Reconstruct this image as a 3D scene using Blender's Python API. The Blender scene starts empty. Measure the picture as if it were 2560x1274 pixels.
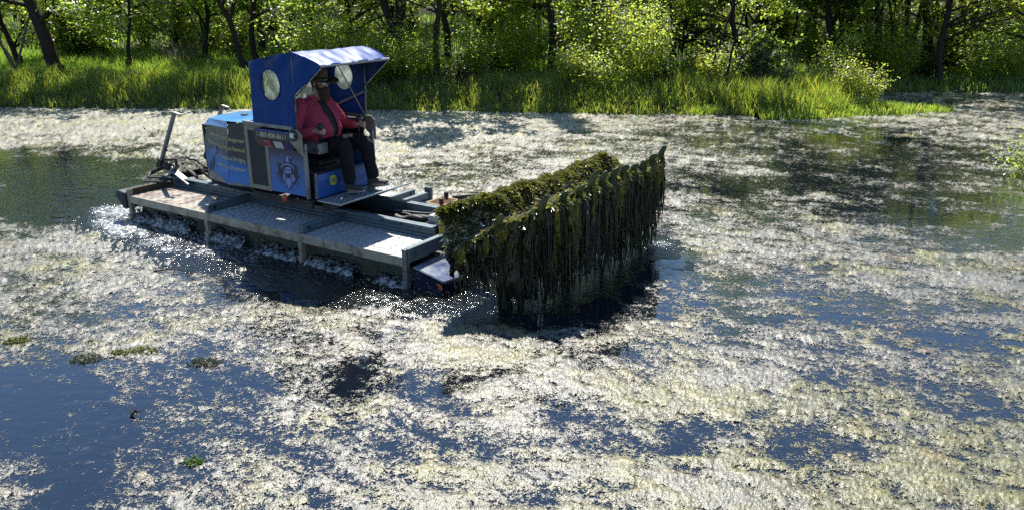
import bpy, bmesh, math, random
import numpy as np
from mathutils import Vector, Matrix, Quaternion

S = bpy.context.scene
C = S.collection

# ------------------------------------------------------------------ camera
CAM_Z = 3.1
cam_d = bpy.data.cameras.new("camera")
cam_d.sensor_width = 36.0
cam_d.lens = 36.0 * 2000 / 2560
cam_d.clip_start = 0.05
cam_d.clip_end = 1000
cam = bpy.data.objects.new("camera", cam_d)
C.objects.link(cam)
cam.location = (0, 0, CAM_Z)
cam.rotation_euler = (math.radians(90 - 18.70), 0, 0)
S.camera = cam

# ------------------------------------------------------------------ light
SUN_DIR = Vector((-0.09, 0.775, 1.0)).normalized()
elev = math.asin(SUN_DIR.z)
world = bpy.data.worlds.new("World")
S.world = world
world.use_nodes = True
wn = world.node_tree.nodes
wl = world.node_tree.links
bg = wn["Background"]
sky = wn.new("ShaderNodeTexSky")
sky.sky_type = 'NISHITA'
sky.sun_disc = False
sky.sun_elevation = elev
sky.sun_rotation = math.atan2(SUN_DIR.x, SUN_DIR.y)
sky.air_density = 1.0
sky.dust_density = 0.0
sky.ozone_density = 5.0
wl.new(sky.outputs[0], bg.inputs[0])
bg.inputs[1].default_value = 0.105
sun_d = bpy.data.lights.new("sun", 'SUN')
sun_d.energy = 5.0
sun_d.angle = math.radians(0.5)
sun_d.color = (1.0, 0.95, 0.86)
sun = bpy.data.objects.new("sun", sun_d)
C.objects.link(sun)
sun.location = SUN_DIR * 60
sun.rotation_euler = SUN_DIR.to_track_quat('Z', 'Y').to_euler()

S.view_settings.view_transform = 'Standard'
S.view_settings.look = 'None'
S.view_settings.gamma = 1.0
S.view_settings.use_curve_mapping = False
S.view_settings.exposure = 0.72

try:
    S.cycles.use_denoising = False      # the wet glints are real detail
    S.cycles.max_bounces = 8
    S.cycles.transparent_max_bounces = 16
    S.cycles.caustics_reflective = False
    S.cycles.caustics_refractive = False
    S.cycles.sample_clamp_indirect = 4.0
except Exception:
    pass

# ------------------------------------------------------------------ noise
def _hash(ix, iy, seed):
    h = (ix.astype(np.int64) * 374761393 + iy.astype(np.int64) * 668265263 + seed * 1442695041) & 0xFFFFFFFF
    h = ((h ^ (h >> 13)) * 1274126177) & 0xFFFFFFFF
    return (h ^ (h >> 16)) & 0xFFFFFFFF

def perlin(x, y, seed=0):
    x = np.asarray(x, float); y = np.asarray(y, float)
    ix = np.floor(x); iy = np.floor(y)
    fx = x - ix; fy = y - iy
    u = fx * fx * fx * (fx * (fx * 6 - 15) + 10)
    v = fy * fy * fy * (fy * (fy * 6 - 15) + 10)
    def g(dx, dy):
        a = _hash(ix + dx, iy + dy, seed) / 4294967296.0 * 2 * np.pi
        return np.cos(a) * (fx - dx) + np.sin(a) * (fy - dy)
    a = g(0, 0); b = g(1, 0); c = g(0, 1); d = g(1, 1)
    return (a + u * (b - a) + v * (c - a) + u * v * (a - b - c + d)) * 1.5

def fbm(x, y, octv=4, seed=0, gain=0.5, lac=2.03):
    s = 0; a = 1.0; t = 0
    for i in range(octv):
        s = s + a * perlin(x * lac ** i + 17.3 * i, y * lac ** i - 9.1 * i, seed + i * 7)
        t += a; a *= gain
    return s / t

def sstep(a, b, x):
    t = np.clip((x - a) / (b - a), 0, 1)
    return t * t * (3 - 2 * t)

# ------------------------------------------------------------------ materials
MATS = {}
def nodes_of(m):
    m.use_nodes = True
    return m.node_tree.nodes, m.node_tree.links

def mat(name, col, rough=0.5, metal=0.0, var=0.15, scale=8.0, bump=0.0, bscale=40.0, spec=0.5,
        dirt=None, dirt_amt=0.0, dscale=3.0, coat=0.0, rvar=0.1, obj_coords=True):
    """principled with noise-driven colour, roughness, dirt and fine relief"""
    if name in MATS:
        return MATS[name]
    m = bpy.data.materials.new(name)
    n, l = nodes_of(m)
    p = n["Principled BSDF"]
    p.inputs["Metallic"].default_value = metal
    p.inputs["Specular IOR Level"].default_value = spec
    p.inputs["Coat Weight"].default_value = coat
    tc = n.new("ShaderNodeTexCoord")
    nz = n.new("ShaderNodeTexNoise"); nz.inputs["Scale"].default_value = scale
    nz.inputs["Detail"].default_value = 5
    l.new(tc.outputs["Object"], nz.inputs["Vector"])
    mx = n.new("ShaderNodeMix"); mx.data_type = 'RGBA'
    c = np.array(col)
    mx.inputs["A"].default_value = (*np.clip(c * (1 - var), 0, 1), 1)
    mx.inputs["B"].default_value = (*np.clip(c * (1 + var), 0, 1), 1)
    l.new(nz.outputs["Fac"], mx.inputs["Factor"])
    out = mx.outputs["Result"]
    if dirt is not None:
        nd = n.new("ShaderNodeTexNoise"); nd.inputs["Scale"].default_value = dscale
        nd.inputs["Detail"].default_value = 8; nd.inputs["Roughness"].default_value = 0.7
        l.new(tc.outputs["Object"], nd.inputs["Vector"])
        mr = n.new("ShaderNodeMapRange")
        mr.inputs["From Min"].default_value = 0.62 - dirt_amt * 0.3
        mr.inputs["From Max"].default_value = 0.75 - dirt_amt * 0.2
        l.new(nd.outputs["Fac"], mr.inputs["Value"])
        m2 = n.new("ShaderNodeMix"); m2.data_type = 'RGBA'
        l.new(mr.outputs["Result"], m2.inputs["Factor"])
        l.new(out, m2.inputs["A"]); m2.inputs["B"].default_value = (*dirt, 1)
        out = m2.outputs["Result"]
    l.new(out, p.inputs["Base Color"])
    mr2 = n.new("ShaderNodeMapRange")
    mr2.inputs["To Min"].default_value = max(0.02, rough - rvar); mr2.inputs["To Max"].default_value = min(1, rough + rvar)
    l.new(nz.outputs["Fac"], mr2.inputs["Value"]); l.new(mr2.outputs["Result"], p.inputs["Roughness"])
    if bump:
        nb = n.new("ShaderNodeTexNoise"); nb.inputs["Scale"].default_value = bscale; nb.inputs["Detail"].default_value = 4
        l.new(tc.outputs["Object"], nb.inputs["Vector"])
        b = n.new("ShaderNodeBump"); b.inputs["Strength"].default_value = min(1, bump); b.inputs["Distance"].default_value = 0.01 * max(1, bump)
        l.new(nb.outputs["Fac"], b.inputs["Height"]); l.new(b.outputs[0], p.inputs["Normal"])
    MATS[name] = m
    return m

def leaf_mat(name, dif, trn, mixf=0.5, gloss=0.06, rough=0.4, attr="tint"):
    """leaf: diffuse front, light coming through, a little sheen; per-leaf colour from the attribute, per-plant from object random"""
    if name in MATS:
        return MATS[name]
    m = bpy.data.materials.new(name)
    n, l = nodes_of(m)
    n.remove(n["Principled BSDF"])
    out = n["Material Output"]
    at = n.new("ShaderNodeAttribute"); at.attribute_name = attr
    oi = n.new("ShaderNodeObjectInfo")
    hs = n.new("ShaderNodeHueSaturation"); hs2 = n.new("ShaderNodeHueSaturation")
    mr = n.new("ShaderNodeMapRange"); mr.inputs["To Min"].default_value = 0.485; mr.inputs["To Max"].default_value = 0.515
    l.new(oi.outputs["Random"], mr.inputs["Value"])
    for h, c in ((hs, dif), (hs2, trn)):
        mu = n.new("ShaderNodeMix"); mu.data_type = 'RGBA'; mu.blend_type = 'MULTIPLY'
        mu.inputs["Factor"].default_value = 1.0
        mu.inputs["A"].default_value = (*c, 1)
        l.new(at.outputs["Color"], mu.inputs["B"])
        l.new(mu.outputs["Result"], h.inputs["Color"])
        l.new(mr.outputs["Result"], h.inputs["Hue"])
    d = n.new("ShaderNodeBsdfDiffuse"); t = n.new("ShaderNodeBsdfTranslucent"); g = n.new("ShaderNodeBsdfGlossy")
    g.inputs["Roughness"].default_value = rough
    l.new(hs.outputs[0], d.inputs["Color"]); l.new(hs2.outputs[0], t.inputs["Color"])
    a = n.new("ShaderNodeMixShader"); a.inputs[0].default_value = mixf
    l.new(d.outputs[0], a.inputs[1]); l.new(t.outputs[0], a.inputs[2])
    b = n.new("ShaderNodeMixShader"); b.inputs[0].default_value = gloss
    l.new(a.outputs[0], b.inputs[1]); l.new(g.outputs[0], b.inputs[2])
    l.new(b.outputs[0], out.inputs["Surface"])
    MATS[name] = m
    return m

# ------------------------------------------------------------------ objects
def tag(o, label=None, cat=None, group=None, kind=None):
    if label: o["label"] = label
    if cat: o["category"] = cat
    if group: o["group"] = group
    if kind: o["kind"] = kind
    return o

def thing(name, label, cat, loc=(0, 0, 0), rz=0.0, group=None):
    o = bpy.data.objects.new(name, None)
    o.empty_display_size = 0.2
    C.objects.link(o)
    o.location = loc
    o.rotation_euler = (0, 0, rz)
    return tag(o, label, cat, group)

def link(name, me, m=None, parent=None, smooth=False, kind=None, label=None):
    o = bpy.data.objects.new(name, me)
    C.objects.link(o)
    if m is not None:
        me.materials.append(m)
    if parent is not None:
        o.parent = parent
    if smooth:
        me.polygons.foreach_set("use_smooth", np.ones(len(me.polygons), bool))
    if kind: o["kind"] = kind
    if label: o["label"] = label
    return o

def np_mesh(name, V, F, col=None, cname="tint", dom='POINT'):
    """fast mesh from numpy verts (n,3) and equal-length faces (m,k)"""
    V = np.ascontiguousarray(V, np.float32); F = np.ascontiguousarray(F, np.int32)
    me = bpy.data.meshes.new(name)
    k = F.shape[1]
    me.vertices.add(len(V)); me.vertices.foreach_set("co", V.ravel())
    me.loops.add(F.size); me.loops.foreach_set("vertex_index", F.ravel())
    me.polygons.add(len(F))
    me.polygons.foreach_set("loop_start", np.arange(0, F.size, k, dtype=np.int32))
    me.polygons.foreach_set("loop_total", np.full(len(F), k, np.int32))
    me.update(calc_edges=True)
    if col is not None:
        a = me.attributes.new(cname, 'FLOAT_COLOR', dom)
        c4 = np.ones((len(col), 4), np.float32); c4[:, :3] = col
        a.data.foreach_set("color", c4.ravel())
    me.validate()
    return me

class MB:
    """collects boxes, beams, tubes, plates into one mesh"""
    def __init__(s):
        s.v = []; s.f = []
    def add(s, vs, fs):
        o = len(s.v)
        s.v += [tuple(map(float, v)) for v in vs]
        s.f += [tuple(i + o for i in f) for f in fs]
        return s
    def box(s, a, b):
        x0, y0, z0 = [min(a[i], b[i]) for i in range(3)]
        x1, y1, z1 = [max(a[i], b[i]) for i in range(3)]
        return s.add([(x0, y0, z0), (x1, y0, z0), (x1, y1, z0), (x0, y1, z0), (x0, y0, z1), (x1, y0, z1), (x1, y1, z1), (x0, y1, z1)],
                     [(0, 3, 2, 1), (4, 5, 6, 7), (0, 1, 5, 4), (1, 2, 6, 5), (2, 3, 7, 6), (3, 0, 4, 7)])
    def beam(s, p, q, w, h, up=(0, 0, 1)):
        p = Vector(p); q = Vector(q); d = (q - p).normalized()
        side = d.cross(Vector(up))
        if side.length < 1e-4: side = d.cross(Vector((1, 0, 0)))
        side.normalize(); u = side.cross(d).normalized()
        vs = []
        for e in (p, q):
            for a, b in ((-1, -1), (1, -1), (1, 1), (-1, 1)):
                vs.append(e + side * a * w / 2 + u * b * h / 2)
        return s.add(vs, [(3, 2, 1, 0), (4, 5, 6, 7), (0, 1, 5, 4), (1, 2, 6, 5), (2, 3, 7, 6), (3, 0, 4, 7)])
    def tube(s, pts, r, n=8, cap=True):
        pts = [Vector(p) for p in pts]
        if not hasattr(r, '__len__'): r = [r] * len(pts)
        ref = None; vs = []; fs = []
        for i, p in enumerate(pts):
            d = (pts[min(i + 1, len(pts) - 1)] - pts[max(i - 1, 0)])
            if d.length < 1e-9: d = Vector((0, 0, 1))
            d.normalize()
            if ref is None:
                ref = d.orthogonal().normalized()
            ref = (ref - d * ref.dot(d))
            if ref.length < 1e-6: ref = d.orthogonal()
            ref.normalize()
            b = d.cross(ref)
            for k in range(n):
                a = 2 * math.pi * k / n
                vs.append(p + (ref * math.cos(a) + b * math.sin(a)) * r[i])
        for i in range(len(pts) - 1):
            for k in range(n):
                k2 = (k + 1) % n
                fs.append((i * n + k, i * n + k2, (i + 1) * n + k2, (i + 1) * n + k))
        if cap:
            fs.append(tuple(range(n - 1, -1, -1)))
            fs.append(tuple((len(pts) - 1) * n + k for k in range(n)))
        return s.add(vs, fs)
    def prism(s, poly, off):
        """poly: 3-D points of a flat outline; off: extrusion vector"""
        n = len(poly); off = Vector(off)
        a = [Vector(p) for p in poly]; b = [p + off for p in a]
        fs = [tuple(range(n - 1, -1, -1)), tuple(range(n, 2 * n))]
        for i in range(n):
            j = (i + 1) % n
            fs.append((i, j, n + j, n + i))
        return s.add(a + b, fs)
    def lathe(s, prof, c, axis=(0, 0, 1), n=16):
        """prof: (radius, height) pairs along axis from c"""
        ax = Vector(axis).normalized(); u = ax.orthogonal().normalized(); w = ax.cross(u); c = Vector(c)
        vs = []; fs = []
        for r, h in prof:
            for k in range(n):
                t = 2 * math.pi * k / n
                vs.append(c + ax * h + (u * math.cos(t) + w * math.sin(t)) * r)
        for i in range(len(prof) - 1):
            for k in range(n):
                k2 = (k + 1) % n
                fs.append((i * n + k, i * n + k2, (i + 1) * n + k2, (i + 1) * n + k))
        fs.append(tuple(range(n - 1, -1, -1))); fs.append(tuple((len(prof) - 1) * n + k for k in range(n)))
        return s.add(vs, fs)
    def build(s, name, m, parent=None, bevel=0.0, smooth=False, kind=None, label=None):
        me = bpy.data.meshes.new(name)
        me.from_pydata(s.v, [], s.f)
        bm = bmesh.new(); bm.from_mesh(me)
        bmesh.ops.recalc_face_normals(bm, faces=bm.faces)
        bm.to_mesh(me); bm.free()
        o = link(name, me, m, parent, smooth, kind, label)
        if bevel:
            b = o.modifiers.new("bevel", 'BEVEL'); b.width = bevel; b.segments = 1; b.limit_method = 'ANGLE'
        return o

def bake(o):
    """apply an object's modifiers into its mesh"""
    dg = bpy.context.evaluated_depsgraph_get()
    dg.update()
    me = bpy.data.meshes.new_from_object(o.evaluated_get(dg))
    old = o.data
    o.modifiers.clear()
    o.data = me
    bpy.data.meshes.remove(old)
    return o

def copy_tree(o, parent=None):
    c = o.copy(); C.objects.link(c)
    if parent is not None: c.parent = parent
    for ch in list(o.children):
        copy_tree(ch, c)
    return c

# ================================================================== SETTING
def shore(x):
    return np.interp(x, [-60, -20, -13.5, -4, 1.2, 4.2, 8.4, 9.6, 11, 30, 60], [22.5, 21.6, 21.25, 20.95, 20.25, 20.05, 20.1, 23.3, 24.3, 24.6, 25.2])

def land(x, y):
    """metres inland (negative over water)"""
    x = np.asarray(x, float); y = np.asarray(y, float)
    w = 0.25 * fbm(x * 0.9, y * 0.9, 3, 5)
    d1 = y - shore(x) + w
    hw = np.interp(x, [6.5, 8, 9.5, 11.2, 12.0], [1.3, 1.0, 0.55, 0.12, -0.6])
    d2 = np.where(x > 6, hw - np.abs(y - 20.55 - (x - 8) * 0.03), -9) + w * 0.5
    return np.maximum(d1, d2)

def ground_z(x, y):
    d = land(x, y)
    up = 0.32 * (1 - np.exp(-np.maximum(d, 0) / 1.6)) + 0.012 * np.maximum(d, 0) + 0.055 * np.maximum(d - 9, 0) + 0.05 * np.maximum(d - 25, 0)
    up = up + 0.06 * fbm(x * 0.5, y * 0.5, 3, 11) * sstep(0.3, 2, d)
    dn = -0.7 * (1 - np.exp(np.minimum(d, 0) / 1.2))
    return np.where(d > 0, up, dn) + 0.01

# ground: one sheet to the horizon
xs = np.concatenate([np.linspace(-400, -62, 18), np.linspace(-60, 60, 241), np.linspace(62, 400, 18)])
ys = np.concatenate([np.linspace(-120, 17, 20), np.linspace(17.5, 40, 91), np.linspace(40.5, 80, 60), np.linspace(84, 400, 20)])
GX, GY = np.meshgrid(xs, ys)
GZ = ground_z(GX, GY)
GZ = np.where(GY > 95, np.minimum(GZ, ground_z(GX, np.full_like(GY, 95.0))), GZ)
V = np.stack([GX.ravel(), GY.ravel(), GZ.ravel()], 1)
nx = len(xs); ny = len(ys)
ii = (np.arange(ny - 1)[:, None] * nx + np.arange(nx - 1)[None, :]).ravel()
F = np.stack([ii, ii + 1, ii + nx + 1, ii + nx], 1)
gm = mat("soil", (0.055, 0.045, 0.025), 0.9, var=0.5, scale=1.5, bump=0.8, bscale=6, dirt=(0.05, 0.075, 0.02), dirt_amt=0.7, dscale=0.6, spec=0.2)
link("ground", np_mesh("ground", V, F), gm, smooth=True, kind="structure")

# water: one sheet, dark pond with a soft ripple
def water_mat():
    m = bpy.data.materials.new("pond water")
    n, l = nodes_of(m)
    p = n["Principled BSDF"]
    p.inputs["Base Color"].default_value = (0.016, 0.02, 0.016, 1)
    p.inputs["Roughness"].default_value = 0.04
    p.inputs["IOR"].default_value = 1.9
    p.inputs["Specular IOR Level"].default_value = 0.5
    tc = n.new("ShaderNodeTexCoord")
    mp = n.new("ShaderNodeMapping"); mp.inputs["Scale"].default_value = (1.0, 1.6, 1.0); mp.inputs["Rotation"].default_value = (0, 0, 0.3)
    l.new(tc.outputs["Object"], mp.inputs["Vector"])
    a = n.new("ShaderNodeTexNoise"); a.inputs["Scale"].default_value = 5.0; a.inputs["Detail"].default_value = 3; a.inputs["Roughness"].default_value = 0.55
    b = n.new("ShaderNodeTexNoise"); b.inputs["Scale"].default_value = 0.5; b.inputs["Detail"].default_value = 3
    l.new(mp.outputs[0], a.inputs["Vector"]); l.new(tc.outputs["Object"], b.inputs["Vector"])
    mr = n.new("ShaderNodeMapRange"); mr.inputs["From Min"].default_value = 0.3; mr.inputs["From Max"].default_value = 0.75
    mr.inputs["To Min"].default_value = 0.0; mr.inputs["To Max"].default_value = 0.42
    l.new(b.outputs["Fac"], mr.inputs["Value"])
    bp = n.new("ShaderNodeBump"); bp.inputs["Distance"].default_value = 0.022
    # the wake behind the machine is choppier
    vd = n.new("ShaderNodeVectorMath"); vd.operation = 'DISTANCE'; vd.inputs[1].default_value = (-7.0, 12.7, 0); l.new(tc.outputs["Object"], vd.inputs[0])
    m3 = n.new("ShaderNodeMapRange"); m3.inputs["From Min"].default_value = 4.2; m3.inputs["From Max"].default_value = 1.5; m3.inputs["To Max"].default_value = .65
    l.new(vd.outputs["Value"], m3.inputs["Value"])
    sm = n.new("ShaderNodeMath"); sm.operation = 'ADD'; l.new(mr.outputs["Result"], sm.inputs[0]); l.new(m3.outputs["Result"], sm.inputs[1])
    l.new(sm.outputs[0], bp.inputs["Strength"])
    l.new(a.outputs["Fac"], bp.inputs["Height"]); l.new(bp.outputs[0], p.inputs["Normal"])
    # silty patches
    c = n.new("ShaderNodeTexNoise"); c.inputs["Scale"].default_value = 0.8; c.inputs["Detail"].default_value = 4
    l.new(tc.outputs["Object"], c.inputs["Vector"])
    mx = n.new("ShaderNodeMix"); mx.data_type = 'RGBA'
    mx.inputs["A"].default_value = (0.003, 0.006, 0.014, 1); mx.inputs["B"].default_value = (0.010, 0.013, 0.014, 1)
    l.new(c.outputs["Fac"], mx.inputs["Factor"]); l.new(mx.outputs["Result"], p.inputs["Base Color"])
    return m
wx = np.array([-300, -40, -8, 0, 8, 40, 300.0]); wy = np.array([-110, 0, 8, 16, 24, 40.0])
WX, WY = np.meshgrid(wx, wy)
k = len(wx); ii = (np.arange(len(wy) - 1)[:, None] * k + np.arange(k - 1)[None, :]).ravel()
link("water", np_mesh("water", np.stack([WX.ravel(), WY.ravel(), WX.ravel() * 0], 1), np.stack([ii, ii + 1, ii + k + 1, ii + k], 1)), water_mat(), kind="structure")

# ------------------------------------------------------------------ machine frame of reference (used for the wake)
HD = math.radians(-32.5)
ORG = np.array([-2.63, 10.2, 0.0])
FX = np.array([math.cos(HD), math.sin(HD), 0]); FY = np.array([-math.sin(HD), math.cos(HD), 0])
def to_local(x, y):
    dx = x - ORG[0]; dy = y - ORG[1]
    return dx * FX[0] + dy * FX[1], dx * FY[0] + dy * FY[1]
def to_world(p):
    return Vector(ORG + FX * p[0] + FY * p[1] + np.array([0, 0, p[2]]))

# ------------------------------------------------------------------ floating algae
def G(x, y, cx, cy, rx, ry, p=2.0):
    return np.exp(-(((x - cx) / rx) ** 2 + ((y - cy) / ry) ** 2) ** (p / 2))

COVER = [  # open places (negative) and thick places (positive): x, y, rx, ry, amount
    (-7.9, 13.4, 1.6, 1.7, -.55), (-9.6, 14.2, 2.2, 1.1, -.42), (-6.6, 12.4, 1.0, .8, -.4), (-7.3, 11.3, 1.3, .8, -.5), (-5.7, 11.9, .8, .6, -.4), (-4.1, 5.75, .75, .5, -.60), (-3.6, 5.1, .6, .5, -.42), (-2.9, 4.5, .4, .4, -.2),
    (-2.4, 5.4, .8, .95, -.22), (-2.0, 4.5, .5, .4, -.1), (-3.8, 7.6, 1.5, .9, -.09), (2.4, 8.3, .8, .35, -.24), (3.5, 7.5, .9, .32, -.27), (4.1, 6.7, .7, .35, -.25), (1.6, 8.9, .5, .3, -.22), (.2, 4.4, .25, .2, -.25), (1.2, 5.1, .3, .2, -.22), (-.1, 5.0, .22, .2, -.22), (2.7, 5.9, .4, .22, -.2), (1.9, 6.9, .4, .2, -.18),
    (6.9, 14.9, 2.8, 3.4, -.34), (6.1, 10.6, 1.6, 1.3, -.27), (4.2, 12.8, 1.8, 1.6, -.14), (3.4, 17.2, 2.0, 1.2, -.14), (12.5, 22.0, 3.0, 1.6, -.10), (.5, 7.7, 1.1, .6, -.32), (-.7, 5.7, .38, .2, -.36),
    (-1.3, 5.95, .22, .36, -.5), (-1.9, 8.2, 1.4, .5, -.35), (-.9, 13.5, .8, 1.3, -.2), (.9, 15.5, 1.2, .8, -.12), (3.6, 5.5, .45, .4, -.28), (2.15, 4.9, .5, .3, -.25),
    (-.76, 4.95, .36, .28, -.26), (.5, 5.35, .26, .16, -.24), (1.0, 6.3, .35, .2, -.2), (1.6, 10.2, .9, .6, -.25), (2.9, 12.5, 1.5, .8, -.16), (4.0, 18.4, 1.5, .6, -.12), (-.2, 6.1, .25, .2, -.3),
    (1.9, 4.5, 1.0, .5, .12), (3.0, 4.9, .7, .6, .10), (-.3, 6.65, .8, .45, .18), (.8, 5.9, 1.2, .4, .08), (-6, 19, 6, 1.7, .25), (-2, 17, 4, 2.5, .10), (0, 11.8, 1.6, .9, .15), (-6.1, 9.6, 1.3, .7, .10), (3.2, 9.6, 1.2, .6, .08), (5.2, 8.6, 1.1, .7, .10)]

def cover(x, y):
    c = np.full_like(x, 0.60)
    w1 = fbm(x * 1.3, y * 1.3, 4, 201) * 3; w2 = fbm(x * 1.3 + 9, y * 1.3, 4, 203) * 3
    for cx, cy, rx, ry, a in COVER:
        c = c + a * G(x + .35 * w1 * rx, y + .35 * w2 * ry, cx, cy, rx, ry, 1.8)
    # the strip the machine has just cleared, and the water under its deck
    lx, ly = to_local(x + .22 * w2, y + .22 * w1)
    c = c - .9 * (1 - sstep(.75, 1.7, np.abs(ly))) * (1 - sstep(2.5, 3.3, np.abs(lx)))
    c = c - .45 * (1 - sstep(.9, 1.9, np.abs(ly - .4))) * (1 - sstep(.35, 1.0, np.abs(lx - 3.9)))
    return c

def algae_field(x, y):
    wxx = x + 0.35 * fbm(x * .7, y * .7, 3, 31); wyy = y + 0.35 * fbm(x * .7 + 40, y * .7, 3, 37)
    a = 0.42                                            # drift lines run across the pond
    u = wxx * math.cos(a) - wyy * math.sin(a); v = wxx * math.sin(a) + wyy * math.cos(a)
    n1 = fbm(u * .75, v * 1.5, 6, 3, gain=.62)
    n4 = fbm(u * 2.6, v * 5.2, 4, 57, gain=.6)
    n2 = fbm(x * 7.5, y * 8.5, 3, 51, gain=.6)
    n3 = fbm(x * 38, y * 42, 2, 71, gain=.7)
    c = cover(x, y)
    M = c - 0.5 + .37 * n1 + .28 * n2 + .10 * n3 + .36 * n4
    return M, n1, n2, c

rng = np.random.default_rng(4)
phi = np.linspace(-0.80, 0.80, 880)
# rows closer together near the viewer, following the slant of the view
dep = np.linspace(math.atan(3.1 / 31.0), math.atan(3.1 / 3.35), 430)
rad = 3.1 / np.tan(dep)[::-1]
PH, RR = np.meshgrid(phi, rad)
AX = RR * np.sin(PH); AY = RR * np.cos(PH)
cw = RR * (phi[1] - phi[0]); ch = np.gradient(rad)[:, None] * np.ones_like(RR)
AX = AX + (rng.random(AX.shape) - .5) * cw * .7
AY = AY + (rng.random(AY.shape) - .5) * np.minimum(ch, .12) * .7
M, n1, n2, cv = algae_field(AX, AY)
lump = fbm(AX * 4.5, AY * 5.5, 4, 91, gain=.6)
thick = sstep(-.05, .30, M)
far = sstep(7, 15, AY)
jit = rng.normal(size=AX.shape) * (0.38 * np.minimum(cw, ch) + .05 * np.maximum(cw, ch) * far)
jit = np.clip(jit, -.022, .022)
AZ = .004 + .012 * thick + .015 * thick * np.maximum(lump, -.15) + jit * (.35 + .65 * thick)
AZ = np.maximum(AZ, .0022)
AZ = np.where(M < -.05, .0025, AZ)
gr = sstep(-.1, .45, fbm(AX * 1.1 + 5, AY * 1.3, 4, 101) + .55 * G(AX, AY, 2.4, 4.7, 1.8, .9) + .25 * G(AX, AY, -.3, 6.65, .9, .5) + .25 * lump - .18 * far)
br = sstep(.15, .6, fbm(AX * 2.3, AY * 2.6, 4, 111) + .2 * n2)
base = np.array([.205, .201, .175]); yel = np.array([.175, .170, .048]); brn = np.array([.18, .125, .075]); drk = np.array([.04, .04, .022])
col = base + (yel - base) * (gr * .68)[..., None]
col = col + (brn - col) * (br * .45)[..., None]
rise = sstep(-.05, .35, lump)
col = col * (.82 + .36 * rise)[..., None] * (1 + np.array([.06, .01, -.12]) * rise[..., None]) * (1 + 1.15 * far)[..., None]  # distance glare is put into the colour: far mats painted paler
wet = 1 - sstep(-.1, .10, M + .05 * rng.normal(size=M.shape))
col = col + (drk - col) * (wet * .55)[..., None]
col = col * (0.75 + .5 * rng.random(AX.shape))[..., None]
nc = len(phi); nr = len(rad)
ii = (np.arange(nr - 1)[:, None] * nc + np.arange(nc - 1)[None, :])
Mq = (M[:-1, :-1] + M[1:, :-1] + M[:-1, 1:] + M[1:, 1:]) / 4 + .03 * rng.normal(size=(nr - 1, nc - 1))
LD = land(AX, AY)
ok = (Mq > -.52) & (LD[:-1, :-1] < .12) & (LD[1:, 1:] < .12)
ii = ii[ok]
F = np.stack([ii, ii + nc, ii + nc + 1, ii + 1], 1)
used = np.zeros(nr * nc, bool); used[F.ravel()] = True
rm = np.cumsum(used) - 1
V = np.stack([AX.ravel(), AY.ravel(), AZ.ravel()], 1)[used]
F = rm[F]

def algae_mat():
    """pale filaments over dark water: fine strands decide where the film is algae and where the pond shows"""
    m = bpy.data.materials.new("wet algae")
    n, l = nodes_of(m)
    p = n["Principled BSDF"]; out = n["Material Output"]
    at = n.new("ShaderNodeAttribute"); at.attribute_name = "tint"
    ck = n.new("ShaderNodeAttribute"); ck.attribute_name = "cover"
    tc = n.new("ShaderNodeTexCoord")
    def noise(sc, det, rough=.6, dist=0.0, vec=None):
        z = n.new("ShaderNodeTexNoise"); z.inputs["Scale"].default_value = sc; z.inputs["Detail"].default_value = det
        z.inputs["Roughness"].default_value = rough; z.inputs["Distortion"].default_value = dist
        l.new(vec or tc.outputs["Object"], z.inputs["Vector"]); return z.outputs["Fac"]
    def math_(op, a, b):
        z = n.new("ShaderNodeMath"); z.operation = op
        for i, v in enumerate((a, b)):
            if isinstance(v, (int, float)): z.inputs[i].default_value = v
            else: l.new(v, z.inputs[i])
        return z.outputs[0]
    f1 = noise(80, 3, .65, .6); f2 = noise(22, 3, .6, .8)
    s = math_('ADD', math_('MULTIPLY', math_('SUBTRACT', f1, .5), 1.35), math_('MULTIPLY', math_('SUBTRACT', f2, .5), 1.15))
    e = math_('ADD', ck.outputs["Fac"], s)
    mr = n.new("ShaderNodeMapRange"); mr.inputs["From Min"].default_value = -.03; mr.inputs["From Max"].default_value = .05
    l.new(e, mr.inputs["Value"])
    # strands vary in colour
    v1 = n.new("ShaderNodeMapRange"); v1.inputs["From Min"].default_value = .3; v1.inputs["From Max"].default_value = .7
    v1.inputs["To Min"].default_value = .6; v1.inputs["To Max"].default_value = 1.3
    l.new(noise(40, 4, .7, .5), v1.inputs["Value"])
    mu = n.new("ShaderNodeVectorMath"); mu.operation = 'SCALE'
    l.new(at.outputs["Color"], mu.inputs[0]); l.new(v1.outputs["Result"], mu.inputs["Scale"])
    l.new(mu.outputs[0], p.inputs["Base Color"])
    p.inputs["Roughness"].default_value = 0.30
    p.inputs["Specular IOR Level"].default_value = 0.65
    b = n.new("ShaderNodeBump"); b.inputs["Strength"].default_value = .8; b.inputs["Distance"].default_value = .007
    l.new(noise(75, 3, .65), b.inputs["Height"]); l.new(b.outputs[0], p.inputs["Normal"])
    w = n.new("ShaderNodeBsdfTransparent")          # between the strands the pond itself shows
    ms = n.new("ShaderNodeMixShader")
    l.new(mr.outputs["Result"], ms.inputs[0]); l.new(w.outputs[0], ms.inputs[1]); l.new(p.outputs[0], ms.inputs[2])
    l.new(ms.outputs[0], out.inputs["Surface"])
    return m
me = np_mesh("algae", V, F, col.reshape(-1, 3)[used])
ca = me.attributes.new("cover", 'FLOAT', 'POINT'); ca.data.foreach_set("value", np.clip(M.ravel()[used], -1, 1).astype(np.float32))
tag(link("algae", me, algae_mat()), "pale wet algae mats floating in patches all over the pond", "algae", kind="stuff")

# ================================================================== VEGETATION
R = random.Random(7)
def rot_about(d, axis, ang):
    return Quaternion(axis, ang) @ d

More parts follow.
